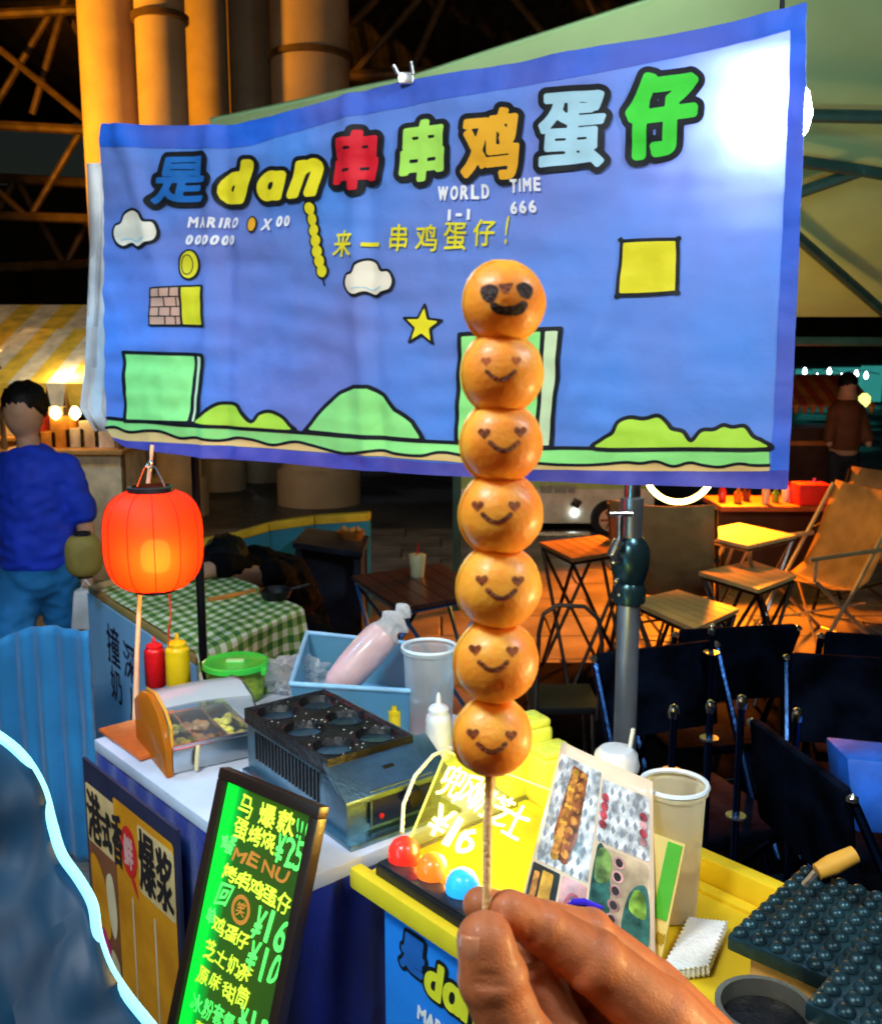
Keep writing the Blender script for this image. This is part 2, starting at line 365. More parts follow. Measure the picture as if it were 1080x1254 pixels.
# ------------------------------------------------------------------ big pale tent behind the banner
tentm = M('tent_cloth', (.50, .78, .42), .8, var=.1, vs=1.2, bump=.3, bs=4, translucent=.35)
tp = Vector((0, 6, at(600, 388, 6).z)); tn = Vector((0, 1.12, 2)).normalized()
edge = [(258, 150), (330, 135), (430, 113), (500, 99), (600, 66), (700, 34), (850, -14), (1120, -90), (1400, -150)]
TR_ = thing('tent_canopy', 'large pale green-white tent roof behind the blue banner', 'tent', (1.5, 5, 0))
top = [hitp(u, v, tp, tn) for u, v in edge]; low = [hitp(u, 388, tp, tn) for u in (300, 360, 450, 520, 620, 720, 850, 1120, 1400)]
mb = MB(); n = len(top); NV = 14; vs = []; fs = []
for k in range(NV+1):
    for i in range(n):
        p = top[i].lerp(low[i], k/NV); p = p-tn*(.09*math.sin(math.pi*k/NV)*(1+.3*math.sin(i*2.1))); vs.append(p)
for k in range(NV):
    for i in range(n-1): fs.append((k*n+i, k*n+i+1, (k+1)*n+i+1, (k+1)*n+i))
mb.add(vs, fs).build('roof_cloth', tentm, TR_)
mb = MB(); mb.tube([p+tn*.01 for p in top], .012, 6).build('hem', tentm, TR_)
frm = M('tent_frame', (.03, .09, .09), .45, .3)
def tentbar(a, b, r=.022): MB().tube([hitp(*a, tp, tn)-tn*.16, hitp(*b, tp, tn)-tn*.16], r, 8).build('frame_bar', frm, TR_)
for a, b in (((960, 104), (1400, 112)), ((960, 206), (1052, 172)), ((960, 160), (1052, 174)), ((1052, 174), (1300, 220)), ((950, 238), (1120, 392)), ((940, 389), (1400, 391))): tentbar(a, b, .028)
for u, Y in ((1290, 5.9), (560, 5.9)):
    p = at(u, 389, Y); MB().box((p.x, p.y, p.z/2), (.05, .05, p.z)).build('leg', frm, TR_)

# white side cloth hanging behind the banner's left edge
sc_ = MB(); rows = [(200, 108, 150), (300, 112, 150), (400, 106, 150), (450, 104, 152), (500, 98, 150), (528, 116, 152)]; vs = []; fs = []
for v, u0, u1 in rows:
    for k in range(7):
        u = u0+(u1-u0)*k/6; vs.append(at(u, v, 2.78+.02*math.sin(k*2.2+v*.01)))
for j in range(len(rows)-1):
    for k in range(6): fs.append((j*7+k, j*7+k+1, (j+1)*7+k+1, (j+1)*7+k))
o = sc_.add(vs, fs).build('side_curtain', M('white_curtain', (.85, .90, .95), .8, bump=.3, bs=10, translucent=.3)); tag(o, 'narrow white cloth hanging behind the left edge of the banner', 'curtain')
o.modifiers.new('s', 'SOLIDIFY').thickness = .004

# ------------------------------------------------------------------ blue barrier with yellow top
bb = M('blue_board', (.01, .24, .50), .5, var=.15, vs=3); yb = M('yellow_trim', (.75, .65, .05), .5)
t = thing('blue_barrier', 'bright blue panelled barrier with a yellow top rail', 'barrier', at(360, 700, 5.6))
tops = [(240, 664, 5.3), (285, 655, 5.4), (330, 642, 5.5), (385, 634, 5.6), (452, 630, 5.7)]
for i in range(4):
    a = at(*tops[i]); b = at(*tops[i+1]); g = (b-a)*.012
    a, b = a+g, b-g; MB().prism([(a.x, a.y, .02), (b.x, b.y, .02), (b.x, b.y, b.z-.04), (a.x, a.y, a.z-.04)], (.01, .05, 0)).build('panel', bb, t, bevel=.004)
    MB().prism([(a.x, a.y-.015, a.z-.038), (b.x, b.y-.015, b.z-.038), (b.x, b.y-.015, b.z+.01), (a.x, a.y-.015, a.z+.01)], (.01, .08, 0)).build('top_rail', yb, t, bevel=.006)
# dark shelf table in front of it
dkm = M('dark_table', (.02, .025, .04), .35, var=.3)
t = thing('side_table', 'dark square table in front of the blue barrier', 'table', on(430, 700, 0))
a, b, c = at(358, 664, 4.6), at(444, 676, 4.5), at(452, 656, 5.1); d = a+c-b
MB().prism([a, b, c, d], (0, 0, -.03)).build('tabletop', dkm, t, bevel=.004)
for p, q in ((a, c), (b, d), (c, a), (d, b)):
    p = p.lerp(q, .08); MB().box((p.x, p.y, p.z/2-.02), (.035, .035, p.z-.04)).build('leg', dkm, t)
t2 = MB(); m_ = (a+b+c+d)/4; t2.box((m_.x, m_.y, m_.z/2), (.3, .3, m_.z-.05)).build('cabinet', dkm, t)
bk = thing('snack_basket', 'small orange basket of snacks on the dark table', 'basket', at(430, 660, 4.9))
MB().lathe([(.05, 0), (.075, .05), (.07, .05), (.045, .01)], at(430, 662, 4.9), 20).build('bowl', M('orange_wicker', (.5, .18, .03), .6), bk)
for k in range(7):
    p = at(430, 662, 4.9)+Vector((random.uniform(-.04, .04), random.uniform(-.04, .04), .055)); MB().lathe([(.005, -.015), (.018, 0), (.005, .015)], p, 8).build('snack', M('snack', (.6, .3, .08), .5), bk)

# ------------------------------------------------------------------ market stalls far left
def far_stall(label, u, Y, w, h, awn, body, lampc, seed):
    rnd = random.Random(seed); c = at(u, 480, Y); t = thing('market_stall', label, 'stall', (c.x, Y, 0))
    MB().box((0, 0, .45), (w, .6, .9)).build('counter', body, t, world=False, bevel=.01)
    MB().box((0, -.02, .92), (w+.06, .7, .03)).build('counter_top', M('stall_wood', (.5, .25, .07), .5), t, world=False, bevel=.004)
    for sx in (-1, 1):
        for sy in (-1, 1): MB().tube([(sx*w/2, sy*.28, 0), (sx*w/2, sy*.28, h)], .02, 8).build('post', steel, t, world=False)
    nst = 8
    for k in range(nst):
        x0 = -w/2-.1+(w+.2)*k/nst; x1 = x0+(w+.2)/nst; MB().prism([(x0, -.5, h-.12), (x1, -.5, h-.12), (x1, .4, h+.25), (x0, .4, h+.25)], (0, 0, .012)).build('awning_strip', awn[k % 2], t, world=False)
        MB().prism([(x0, -.5, h-.12), (x1, -.5, h-.12), ((x0+x1)/2+.04, -.5, h-.26), ((x0+x1)/2-.04, -.5, h-.26)], (0, .008, 0)).build('valance_flap', awn[k % 2], t, world=False)
    for k in range(4):
        x = -w/2+.2+k*(w-.4)/3; MB().lathe([(.01, .05), (.03, .02), (.04, -.01), (.02, -.04), (.004, -.05)], (x, -.2, h-.32), 12).build('bulb', lampc, t, world=False)
        MB().tube([(x, -.2, h-.28), (x, -.2, h)], .004, 5).build('lamp_cord', M('black_rubber', (.015,)*3), t, world=False)
    for k in range(6):
        x = -w/2+.15+k*(w-.3)/5; hh = rnd.uniform(.1, .24);
        MB().box((x, -.1, .935+hh/2), (.14, .16, hh)).build('display_box', [M('goods_red', (.5, .05, .03), .4), M('goods_cream', (.75, .65, .45), .5), M('goods_orange', (.7, .3, .04), .5), M('goods_white', (.8, .8, .78), .4)][rnd.randrange(4)], t, world=False, bevel=.006)
    return t
yel = M('awning_yellow', (.85, .6, .06), .7, translucent=.3); cream = M('awning_cream', (.85, .75, .5), .7, translucent=.3); redc = M('awning_red', (.6, .03, .02), .7, translucent=.3); org = M('stall_orange', (.6, .26, .04), .5)
far_stall('warm lit market stall with yellow and cream awning beyond the walker in blue', 8, 8.0, 1.2, 1.72, [yel, cream], org, warmw, 1)
far_stall('bright cream market stall with pale yellow striped awning just left of the banner', 92, 7.0, .8, 1.50, [cream, yel], M('stall_cream', (.75, .62, .4), .5), warmw, 2)
lamp('stall_glow', 'POINT', (at(88, 455, 6.6)), 16, (1, .75, .4), .08); lamp('stall_glow', 'POINT', (at(20, 450, 7.5)), 18, (1, .6, .2), .08)

# ================================================================== THE BANNER
BP = at(130, 300, 2.55); BQ = at(975, 300, 1.64); BX = Vector((BQ.x-BP.x, BQ.y-BP.y, 0)).normalized(); BN = Vector((BX.y, -BX.x, 0))
if BN.dot(EYE-BP) < 0: BN = -BN
def cloth(s, z):
    """how far the hanging cloth stands off its plane"""
    w = .012*math.sin(s*5.2+z*1.3)+.006*math.sin(s*11+1.4+z*2.5)
    for c, a, b, k in ((.345, .010, .016, .05), (.40, -.008, .014, .03), (.80, .011, .018, -.04), (.84, -.007, .014, -.05), (1.22, .006, .03, .08)): w += .9*a*math.exp(-((s-c-k*(z-1.7))/(b*1.35))**2)
    w += .012*math.exp(-((s-.1-.32*(2.1-z))/.03)**2)*max(0, min(1, (z-1.65)*4))+.010*math.exp(-((s-1.38-.45*(z-1.7))/.035)**2)*max(0, min(1, (1.95-z)*4))
    w += .006*mnoise.noise(Vector((s*9, z*5, 3)))+.0025*mnoise.noise(Vector((s*26, z*18, 7)))+.006*mnoise.noise(Vector((s*5+z*7, z*22, 1)))+.006*abs(mnoise.noise(Vector((s*7-z*9, s*3+z*4, 5))))
    return w
def ban(off):
    def f(u, v):
        p = hitp(u, v, BP, BN); s = (p-BP).dot(BX); return p+BN*(cloth(s, p.z)+off)
    return f
B = thing('printed_banner', 'large blue cloth banner with rainbow lettering, clouds, hills and green blocks', 'banner', (BP+BQ)/2)
clothm = lambda n, c, **k: M(n, c, .62, var=k.pop('var', .06), vs=k.pop('vs', 5), bump=.30, bs=11, bd=.012, translucent=.17, sheen=.0, **k)
C_blue = clothm('banner_blue', (.085, .28, .84), var=.2, vs=2.2, col2=(.16, .22, .60)); C_deep = clothm('banner_hem_blue', (.02, .15, .78), vs=3, col2=(.11, .13, .50)); C_purp = clothm('banner_hem_purple', (.13, .12, .50), vs=9, col2=(.05, .06, .4))  # the purplish tone puts the light tint of the folds into the blue
C_blk = clothm('ink_black', (.006, .008, .012)); C_wht = clothm('ink_white', (.95, .93, .92)); C_yel = clothm('ink_yellow', (.90, .78, .02)); C_org = clothm('ink_orange', (.95, .45, .02))
C_red = clothm('ink_red', (.80, .012, .03)); C_lg = clothm('ink_leaf', (.45, .86, .12)); C_gr = clothm('ink_green', (.06, .75, .05)); C_lb = clothm('ink_pale_blue', (.42, .68, .80)); C_mb = clothm('ink_mid_blue', (.015, .16, .55))
C_pg = clothm('ink_pale_green', (.34, .92, .26)); C_pp = clothm('ink_cream_green', (.68, .85, .50)); C_sand = clothm('ink_sand', (.90, .60, .22)); C_brk = clothm('ink_brick', (.78, .42, .28)); C_cr = clothm('ink_cream', (.98, .88, .70)); C_lime = clothm('ink_lime', (.50, .82, .06))
OUT = [(128, 152), (200, 153), (282, 151), (330, 142), (385, 129), (440, 114), (500, 100), (560, 90), (640, 77), (720, 60), (800, 43), (890, 24), (986, 0), (984, 90), (979, 220), (973, 360), (967, 480), (961, 601), (900, 598), (830, 595), (700, 590), (560, 583), (400, 573), (250, 560), (190, 552), (158, 547), (142, 538), (134, 520), (131, 480), (131, 400), (130, 300), (129, 200)]
ink('cloth', poly_segs(OUT), 0, 4, ban(0), C_blue, B)
CL = poly_segs(OUT)
def area(name, pts, mat, off, cell=3, lv=0, clip=None): return ink(name, poly_segs(pts), lv, cell, ban(off), mat, B, clip=clip)
def line(name, pts, w, mat, off, closed=False, cell=1.6): return ink(name, stroke(pts, closed), w/2, cell, ban(off), mat, B, signed=False)
area('top_hem', [(128, 150), (282, 149), (385, 127), (500, 98), (640, 75), (800, 41), (988, -2), (986, 30), (850, 62), (700, 98), (520, 127), (400, 152), (300, 178), (260, 181), (129, 181)], C_deep, .0010, 3, 0, CL)
area('right_hem', [(966, 30), (990, 24), (966, 605), (940, 600)], C_deep, .0014, 3, 0, CL)
area('bottom_hem', [(126, 520), (150, 532), (250, 545), (400, 556), (560, 567), (700, 573), (830, 577), (970, 577), (966, 606), (126, 606)], C_purp, .0018, 3, 0, CL)
L0 = at(0, 0, 1)
z1 = lambda p: [(100+x/2.571, 60+y/2.571) for x, y in p]
z2 = lambda p: [(480+x/1.8, 60+y/1.8) for x, y in p]
z3 = lambda p: [(100+x/2.348, 320+y/2.348) for x, y in p]
z4 = lambda p: [(520+x/3.92, 300+y/3.92) for x, y in p]
z5 = lambda p: [(680+x/2.7, 440+y/2.7) for x, y in p]
gl = z3([(85, 450), (200, 460), (300, 470), (420, 478), (600, 492), (800, 505), (1075, 520)])+z5([(-150, 286), (0, 290), (200, 293), (450, 298), (700, 300)])
wv = smooth_poly(z3([(78, 478), (110, 476), (150, 490), (200, 486), (245, 490), (290, 508), (335, 506), (390, 516), (440, 508), (480, 514), (535, 530), (600, 520), (660, 532), (760, 552), (860, 543), (920, 552), (990, 557), (1060, 548)])+z5([(-150, 350), (-60, 338), (20, 345), (100, 347), (170, 344), (240, 338), (290, 342), (340, 336), (390, 354), (440, 342), (480, 350), (540, 357), (600, 346), (650, 352), (700, 352)]), 4, False)
bt = z5([(700, 372), (500, 372), (200, 366), (0, 362), (-150, 358)])+z3([(1060, 573), (800, 556), (600, 545), (400, 530), (250, 520), (140, 515), (95, 505)])
area('ground_strip', gl+wv[::-1], C_pg, .0024, 2.4)
area('sand_strip', wv+bt, C_sand, .0022, 2.4)
line('ground_line', gl, 4.4, C_blk, .0034); line('wave_line', wv, 3.4, C_blk, .0036)
def outlined(name, pts, fill, w=4, off=.0042, cell=1.6, sm=0):
    if sm: pts = smooth_poly(pts, sm)
    ink(name+'_outline', poly_segs(pts), w/2, cell, ban(off), C_blk, B); ink(name, poly_segs(pts), -w/2, cell, ban(off+.0009), fill, B)
outlined('hill', z3([(632, 490), (660, 460), (700, 415), (745, 378), (790, 360), (835, 360), (880, 385), (912, 425), (940, 442), (965, 460), (985, 490), (996, 514)])+z3([(800, 503)]), C_pg, 5)
outlined('bush', smooth_poly(z3([(335, 468), (352, 440), (385, 412), (410, 408), (440, 412), (455, 435), (482, 462), (500, 440), (530, 432), (565, 446), (588, 470), (600, 490), (470, 482)]), 4), C_lime, 4.4)
outlined('bush', smooth_poly(z5([(145, 294), (165, 262), (200, 240), (218, 205), (255, 190), (300, 195), (345, 185), (375, 210), (390, 228), (425, 238), (450, 268), (480, 235), (520, 232), (550, 218), (580, 225), (620, 222), (650, 255), (680, 270), (694, 298), (400, 296)]), 4), C_lime, 5)
outlined('green_block', z3([(135, 262), (330, 268), (322, 464), (140, 458)]), C_pg, 4.4); outlined('block_side', z3([(330, 268), (352, 270), (338, 468), (322, 464)]), C_pp, 4.4, .0046)
outlined('green_block', z4([(182, 430), (592, 405), (555, 968), (165, 944)]), C_pg, 5.4); outlined('block_side', z4([(592, 405), (672, 402), (632, 968), (555, 968)]), C_pp, 5.4, .0046)
outlined('yellow_tile', smooth_poly([(764, 298), (766, 296), (826, 293), (829, 296), (828, 354), (825, 358), (765, 362), (761, 359)], 3), C_yel, 4.5)
outlined('yellow_tile', z3([(292, 72), (350, 70), (353, 186), (290, 184)]), C_yel, 2.6)
outlined('brick_wall_print', z3([(214, 78), (290, 72), (290, 184), (202, 184)]), C_brk, 2.2)
for a, b in (((210, 104), (290, 101)), ((207, 132), (290, 130)), ((204, 158), (290, 158)), ((240, 77), (238, 103)), ((265, 76), (264, 102)), ((250, 104), (250, 131)), ((280, 103), (280, 131)), ((235, 132), (233, 158)), ((265, 131), (264, 158)), ((250, 158), (248, 184)), ((276, 158), (276, 184))): line('mortar_line', z3([a, b]), 1.5, C_blk, .0056, cell=1.2)
st = [(523, 372), (530, 392), (546, 386), (534, 403), (542, 424), (524, 412), (508, 425), (510, 404), (499, 395), (516, 391)]
st = [(521.5+(25 if k % 2 == 0 else 11)*math.sin(math.pi*k/5+.06), 399-(26 if k % 2 == 0 else 11)*math.cos(math.pi*k/5+.06)) for k in range(10)]; outlined('star', st, C_yel, 3)
def cloud(cx, cy, w, h, off=.0042):
    pts = [(-.5, .12), (-.46, -.12), (-.34, -.18), (-.26, -.40), (-.06, -.52), (.12, -.44), (.22, -.24), (.40, -.22), (.5, .04), (.44, .28), (.26, .36), (.10, .46), (-.08, .36), (-.26, .44), (-.42, .34)]
    outlined('cloud', smooth_poly([(cx+x*w, cy+y*h) for x, y in pts], 4), C_cr, 3.4, off)
    line('cloud_shade', smooth_poly([(cx-.30*w, cy+.26*h), (cx-.1*w, cy+.22*h), (cx+.05*w, cy+.3*h), (cx+.25*w, cy+.2*h)], 4, False), 1.6, C_lb, off+.0018)
cloud(457, 342, 60, 46); cloud(171, 282, 56, 48)
outlined('coin', [(232+11.5*math.cos(a*.3142), 324+18*math.sin(a*.3142)) for a in range(20)], C_yel, 2.4); line('coin_rim', [(230+6.5*math.cos(a*.3142), 324+12*math.sin(a*.3142)) for a in range(20)], 1.2, C_blk, .0056, True, 1.0)
outlined('coin', [(304.5+6*math.cos(a*.3142), 274+9.5*math.sin(a*.3142)) for a in range(20)], C_org, 1.8, cell=1.2)
# string of yellow beads hanging from the lettering
bd = [(382, 256), (384, 269), (386, 282), (389, 295), (391, 308), (394, 320), (397, 332)]
for k, (x, y) in enumerate(bd):
    c = [(x+6.5*math.cos(a*.349), y+8*math.sin(a*.349)) for a in range(18)]; ink('bead_outline', poly_segs(c), 2.2, 1.6, ban(.0042), C_blk, B); ink('bead', poly_segs(c), -.3, 1.4, ban(.0052), C_yel, B)
line('bead_string', [(397, 338), (400, 350)], 2, C_blk, .0042)
# the headline
def bubble(ch, box, fill, th, shear=.12, dy=0, out=8.2):
    x0, y0, x1, y1 = box; i = th+.5
    sg = put(ch, x0+i+out*.4, y0+i+out*.4, x1-i-out*.4, y1-i-out*.4, shear, dy)
    ink('letter_outline', sg, th+out, 1.8, ban(.0060), C_blk, B); ink('letter', sg, th, 1.5, ban(.0072), fill, B)
bubble('是', (190, 190, 254, 254), C_mb, 1.7, .16, -3, 6.5); bubble('d', (263, 192, 305, 252), C_yel, 5.2, .30, 0, 5.5); bubble('ɑ', (310, 206, 352, 249), C_yel, 5.0, .2, 0, 5.5); bubble('n', (357, 194, 401, 247), C_yel, 4.6, .3, -3, 5.5)
bubble('串', (412, 160, 472, 240), C_red, 3.2, .10, -5, 7); bubble('串', (492, 147, 553, 230), C_lg, 3.3, .06, -6, 7); bubble('鸡', (567, 134, 646, 230), C_org, 3.4, .05, -6, 7)
bubble('蛋', (662, 114, 747, 216), C_lb, 3.4, .03, -7, 7.5); bubble('仔', (762, 88, 857, 202), C_gr, 5.6, .06, -12, 8)
def cap(txt, x0, y0, x1, y1, th, mat, dy=0, shear=.0):
    n = len(txt); wt = [.5 if c in 'I1' else 1.25 if c in 'MW' else .9 if c == '-' else 1 for c in txt]; tot = sum(wt)
    for i, c in enumerate(txt):
        ya, yb = y0+dy*i/n, y1+dy*i/n; xa = x0+(x1-x0)*sum(wt[:i])/tot; w = (x1-x0)*wt[i]/tot; g = min(w*.08+th*.8, w*.28) if n > 1 and c != '-' else w*.30 if c == '-' else 0
        if c == '-': ya = yb = (ya+yb)/2; ya -= 1.2; yb += 1.2
        ink('lettering', put(c, xa+g, ya, xa+w-g, yb, shear, 0) if c not in 'I1' else put(c, xa-w*.1, ya, xa+w*1.1, yb, shear, 0), th*(.25 if c in 'I1' else .6), .8, ban(.0062), mat, B)
cap('MARIRO', 229, 266, 288, 278, 1.1, C_wht, 0, .2); cap('X', 319, 268, 331, 281, 1.3, C_wht, 0, .2); cap('00', 337, 265, 357, 277, 1.3, C_wht, -1, .2); cap('000000', 226, 288, 285, 299, 1.3, C_wht, 0, .15)
cap('WORLD', 539, 230, 605, 246, 1.4, C_wht, -3); cap('TIME', 629, 222, 672, 237, 1.4, C_wht, -2); cap('1-1', 552, 258, 583, 271, 1.2, C_wht, -1); cap('666', 630, 249, 665, 263, 1.4, C_wht, -2)
for ch, x0, y0, x1, y1 in (('来', 414, 283, 438, 315), ('一', 448, 298, 468, 302), ('串', 483, 276, 503, 308), ('鸡', 514, 276, 539, 308), ('蛋', 548, 274, 576, 307), ('仔', 586, 270, 612, 302), ('!', 624, 266, 630, 300)): cap(ch, x0, y0, x1, y1, .7, C_yel, -3, .12)
# clip, rod and upright poles that carry it
chrome = M('chrome', (.75, .75, .75), .26, 1, var=.1, bump=.03); blackm = M('black_metal', (.015, .015, .018), .4, .6); blkp = M('black_plastic', (.012, .012, .014), .35)
ck = thing('spring_clip', 'small metal clip holding the top edge of the banner', 'clip', at(502, 98, 2.14)); q = hitp(502, 98, BP, BN)+BN*.014
MB().box(q, (.03, .012, .022)).build('jaw', chrome, ck, bevel=.003); MB().tube([q+Vector((-.014, -.006, .006)), q+Vector((-.024, -.012, .022))], .004).build('lever', chrome, ck); MB().tube([q+Vector((.014, -.006, .006)), q+Vector((.010, -.012, .028))], .004).build('lever', chrome, ck)
pl = thing('chrome_pole', 'thick chrome pole with a jointed clamp standing right of the skewer', 'pole', (at(771, 700, 2.02).x, 2.02, 0))
X = at(771, 700, 2.02).x
MB().tube([(X, 2.02, 0), (X, 2.02, 1.3)], .024, 24).build('lower_tube', M('pole_chrome', (.62, .68, .72), .32, .9, bump=.03), pl); MB().tube([(X, 2.02, 1.12), (X, 2.02, 2.0)], .017, 20).build('upper_tube', chrome, pl)
zc = at(770, 697, 2.02).z
jt = MB().lathe([(.026, -.075), (.034, -.07), (.036, -.04), (.030, -.028), (.037, -.012), (.041, .01), (.041, .04), (.034, .058), (.024, .07), (.018, .074)], (X, 2.02, zc), 20).build('clamp_sleeve', M('clamp_teal', (.04, .09, .10), .25, .8, bump=.1, bs=40), pl)
MB().tube([(X-.03, 1.99, zc+.03), (X-.045, 1.975, zc+.045), (X-.034, 1.975, zc+.07)], .012, 10).build('clamp_knob', chrome, pl); MB().tube([(X-.03, 1.985, zc+.07), (X-.03, 1.985, zc+.12)], .007, 10).build('clamp_bolt', chrome, pl)
MB().tube([(X-.052, 1.985, zc+.123), (X-.006, 1.985, zc+.123)], .006, 10).build('clamp_handle', chrome, pl)
for dz, dx in ((-.02, -.03), (-.05, -.022), (.02, -.036), (-.055, .02)): MB().lathe([(.001, .006), (.006, .004), (.007, 0)], (X+dx, 2.0, zc+dz), 10, Matrix.Rotation(math.pi/2, 3, 'X')).build('rivet', chrome, pl)
bpX = at(245, 700, 2.68).x
o = MB().tube([(bpX, 2.68, 0), (bpX, 2.68, 2.05)], .012, 12).build('black_pole', blackm); tag(o, 'thin black pole rising beside the red lantern to the banner', 'pole')
# lamp behind the banner's upper right corner
lp = hitp(951, 140, BP-BN*.08, BN)
tl = thing('bulb_lamp', 'bright white round bulb shining through the upper right of the banner', 'lamp', lp)
MB().lathe([(.004, -.062), (.03, -.052), (.05, -.03), (.057, 0), (.05, .03), (.03, .055), (.022, .07)], lp, 24).build('bulb', M('bulb_white', (1, 1, 1), .3, emit=150, ecol=(.93, .98, 1)), tl)
MB().lathe([(.023, .07), (.026, .075), (.026, .12), (.008, .13)], lp, 16).build('socket', blkp, tl); MB().tube([lp+Vector((0, 0, .13)), lp+Vector((.02, .1, .7))], .004, 6).build('cord', blkp, tl)

# ================================================================== THE STALL COUNTERS
CA = on(115, 905, .85); E1 = Vector((.662, -.749, 0)).normalized(); E2 = Vector((.749, .662, 0)).normalized(); UZ = Vector((0, 0, 1))
def F(s, t, z=.85): return Vector((CA.x, CA.y, 0))+E1*s+E2*t+UZ*z
RF = Matrix((E1, E2, UZ)).transposed()
whitecl = M('white_cloth', (.62, .66, .78), .6, var=.1, vs=6, bump=.3, bs=25); navy = M('navy_skirt', (.008, .025, .30), .7, var=.3, vs=3, bump=.2, bs=90, sheen=.2)
ct = thing('stall_counter', 'white cloth topped stall counter with poster front and navy skirt', 'counter', F(.35, .3, 0))
MB().box(F(.355, .31, .838), (.71, .62, .024), RF).build('tabletop', whitecl, ct, bevel=.004)
sk = MB(); n = 60; vs = []; fs = []
path = [F(0, .01), F(.70, .01), F(.705, .12), F(.705, .6)]
def along(path, k, n):
    L = [0]; 
    for a, b in zip(path, path[1:]): L.append(L[-1]+(b-a).length)
    d = L[-1]*k/n
    for i in range(len(path)-1):
        if d <= L[i+1]+1e-9: return path[i].lerp(path[i+1], (d-L[i])/(L[i+1]-L[i])), (path[i+1]-path[i]).normalized()
    return path[-1], (path[-1]-path[-2]).normalized()
for k in range(n+1):
    p, t_ = along(path, k, n); nn = Vector((t_.y, -t_.x, 0)); 
    for z, a in ((.826, .002), (.6, .006), (.3, .012), (.03, .016)): vs.append(p*1+nn*(a*math.sin(k*1.7)+.006)+UZ*(z-.85))
for k in range(n):
    for j in range(3): fs.append((k*4+j, k*4+j+1, k*4+5+j, k*4+4+j))
sk.add(vs, fs).build('skirt', navy, ct)
for s_, t_ in ((.03, .05), (.67, .05), (.03, .57), (.67, .57)): MB().box(F(s_, t_, .413), (.03, .03, .826), RF).build('leg', blackm, ct)
# poster on the counter front
ps = thing('front_poster', 'orange and tan food poster on the front of the white counter', 'poster', F(.17, -.02, 0))
pd = dict(dk=M('print_navy', (.03, .03, .07), .5), tan=M('print_tan', (.90, .60, .26), .55), org=M('print_orange', (.98, .34, .01), .5, var=.2, vs=6), red=M('print_red', (.85, .03, .02), .5), pk=M('print_pink', (.85, .03, .22), .5), blk=M('print_black', (.03, .02, .02), .5), pl=M('print_pale_pink', (.9, .45, .4), .5), cr=M('print_cream', (.9, .7, .4), .5), wood=M('print_brown', (.30, .10, .04), .5))
MB().box(F(.20, -.022, .45), (.395, .006, .74), RF).build('board', pd['dk'], ps)
PF = sheet(F(0.0, -.0252, .82), E1, -UZ)                    # x along the front, y down
def pr(name, pts, mat, off, lv=0, cell=.004, root=ps, mp=None, signed=True, segs=None):
    base = mp or PF; d = -E2*off
    return ink(name, segs if segs is not None else poly_segs(pts), lv, cell, lambda x, y: base(x, y)+d, mat, root, signed)
R4 = lambda x0, y0, x1, y1: [(x0, y0), (x1, y0), (x1, y1), (x0, y1)]
pr('tan_strip', R4(.012, .045, .385, .165), pd['tan'], .0008, cell=.01)
pr('picture', R4(.012, .165, .14, .70), pd['wood'], .0008, cell=.01); pr('orange_field', R4(.143, .03, .385, .70), pd['org'], .0012, cell=.01)
pr('tan_strip', R4(.245, .045, .385, .175), pd['tan'], .0016, cell=.01)
pr('noodle_print', smooth_poly([(.02, .20), (.05, .19), (.09, .24), (.10, .33), (.06, .35), (.03, .30)], 4), pd['org'], .0018); pr('picture_spot', smooth_poly([(.09, .22), (.12, .20), (.135, .28), (.12, .33), (.10, .30)], 4), pd['cr'], .002)
pr('pink_shape', smooth_poly([(.035, .36), (.07, .33), (.10, .38), (.105, .46), (.09, .56), (.06, .52), (.04, .45)], 5), pd['pk'], .002); pr('yellow_shape', smooth_poly([(.10, .36), (.135, .38), (.13, .44), (.10, .43)], 5), pd['cr'], .0022)
pr('red_dot', [(.205+.034*math.cos(a*.3142), .115+.05*math.sin(a*.3142)) for a in range(20)], pd['red'], .0024); pr('dot_mark', None, pd['pl'], .0032, .0022, .002, segs=put('鲜', .187, .085, .223, .145))
pr('red_tail', [(.205, .16), (.225, .16), (.24, .20), (.22, .18)], pd['red'], .0024)
for ch, b in (('港', (.02, .055, .082, .155)), ('式', (.088, .075, .128, .15)), ('香', (.135, .06, .178, .16)), ('爆', (.25, .05, .312, .165)), ('浆', (.318, .055, .378, .165))): pr('poster_lettering', None, pd['blk'], .003, .0024, .0022, segs=put(ch, *b))
for k in range(5): pr('orange_stripe', R4(.16+k*.045, .20, .168+k*.045, .69), pd['cr'] if k % 2 else pd['red'], .0018, cell=.01) if k in (1, 3) else None
# yellow front counter
yw = M('yellow_counter', (.90, .62, .02), .45, var=.12, vs=4, bump=.1, bs=30); skyb = M('sky_blue_print', (.02, .25, .85), .6, var=.1, vs=3, bump=.2, bs=40)
yc = thing('stall_counter', 'yellow topped front counter with bright blue printed cloth front', 'counter', F(1.15, .27, 0))
MB().box(F(1.13, .278, .841), (.76, .37, .018), RF).build('tabletop', yw, yc, bevel=.004); MB().box(F(1.13, .086, .8455), (.78, .022, .032), RF).build('front_rim', yw, yc, bevel=.005)
MB().box(F(1.13, .452, .862), (.76, .026, .055), RF).build('back_rim', yw, yc, bevel=.005); MB().box(F(1.13, .425, .852), (.76, .02, .008), RF).build('ledge', yw, yc, bevel=.002)
MB().box(F(1.15, .106, .42), (.72, .01, .81), RF).build('front_cloth', skyb, yc); MB().box(F(1.16, .29, .415), (.70, .33, .81), RF).build('body', navy, yc)
YF = sheet(F(.765, .1, .818), E1, -UZ, 0)
def yp(name, segs, lv, mat, off, cell=.0016): ink(name, segs, lv, cell, lambda x, y: YF(.028+x*.74, y*.74+.012)-E2*off, mat, yc)
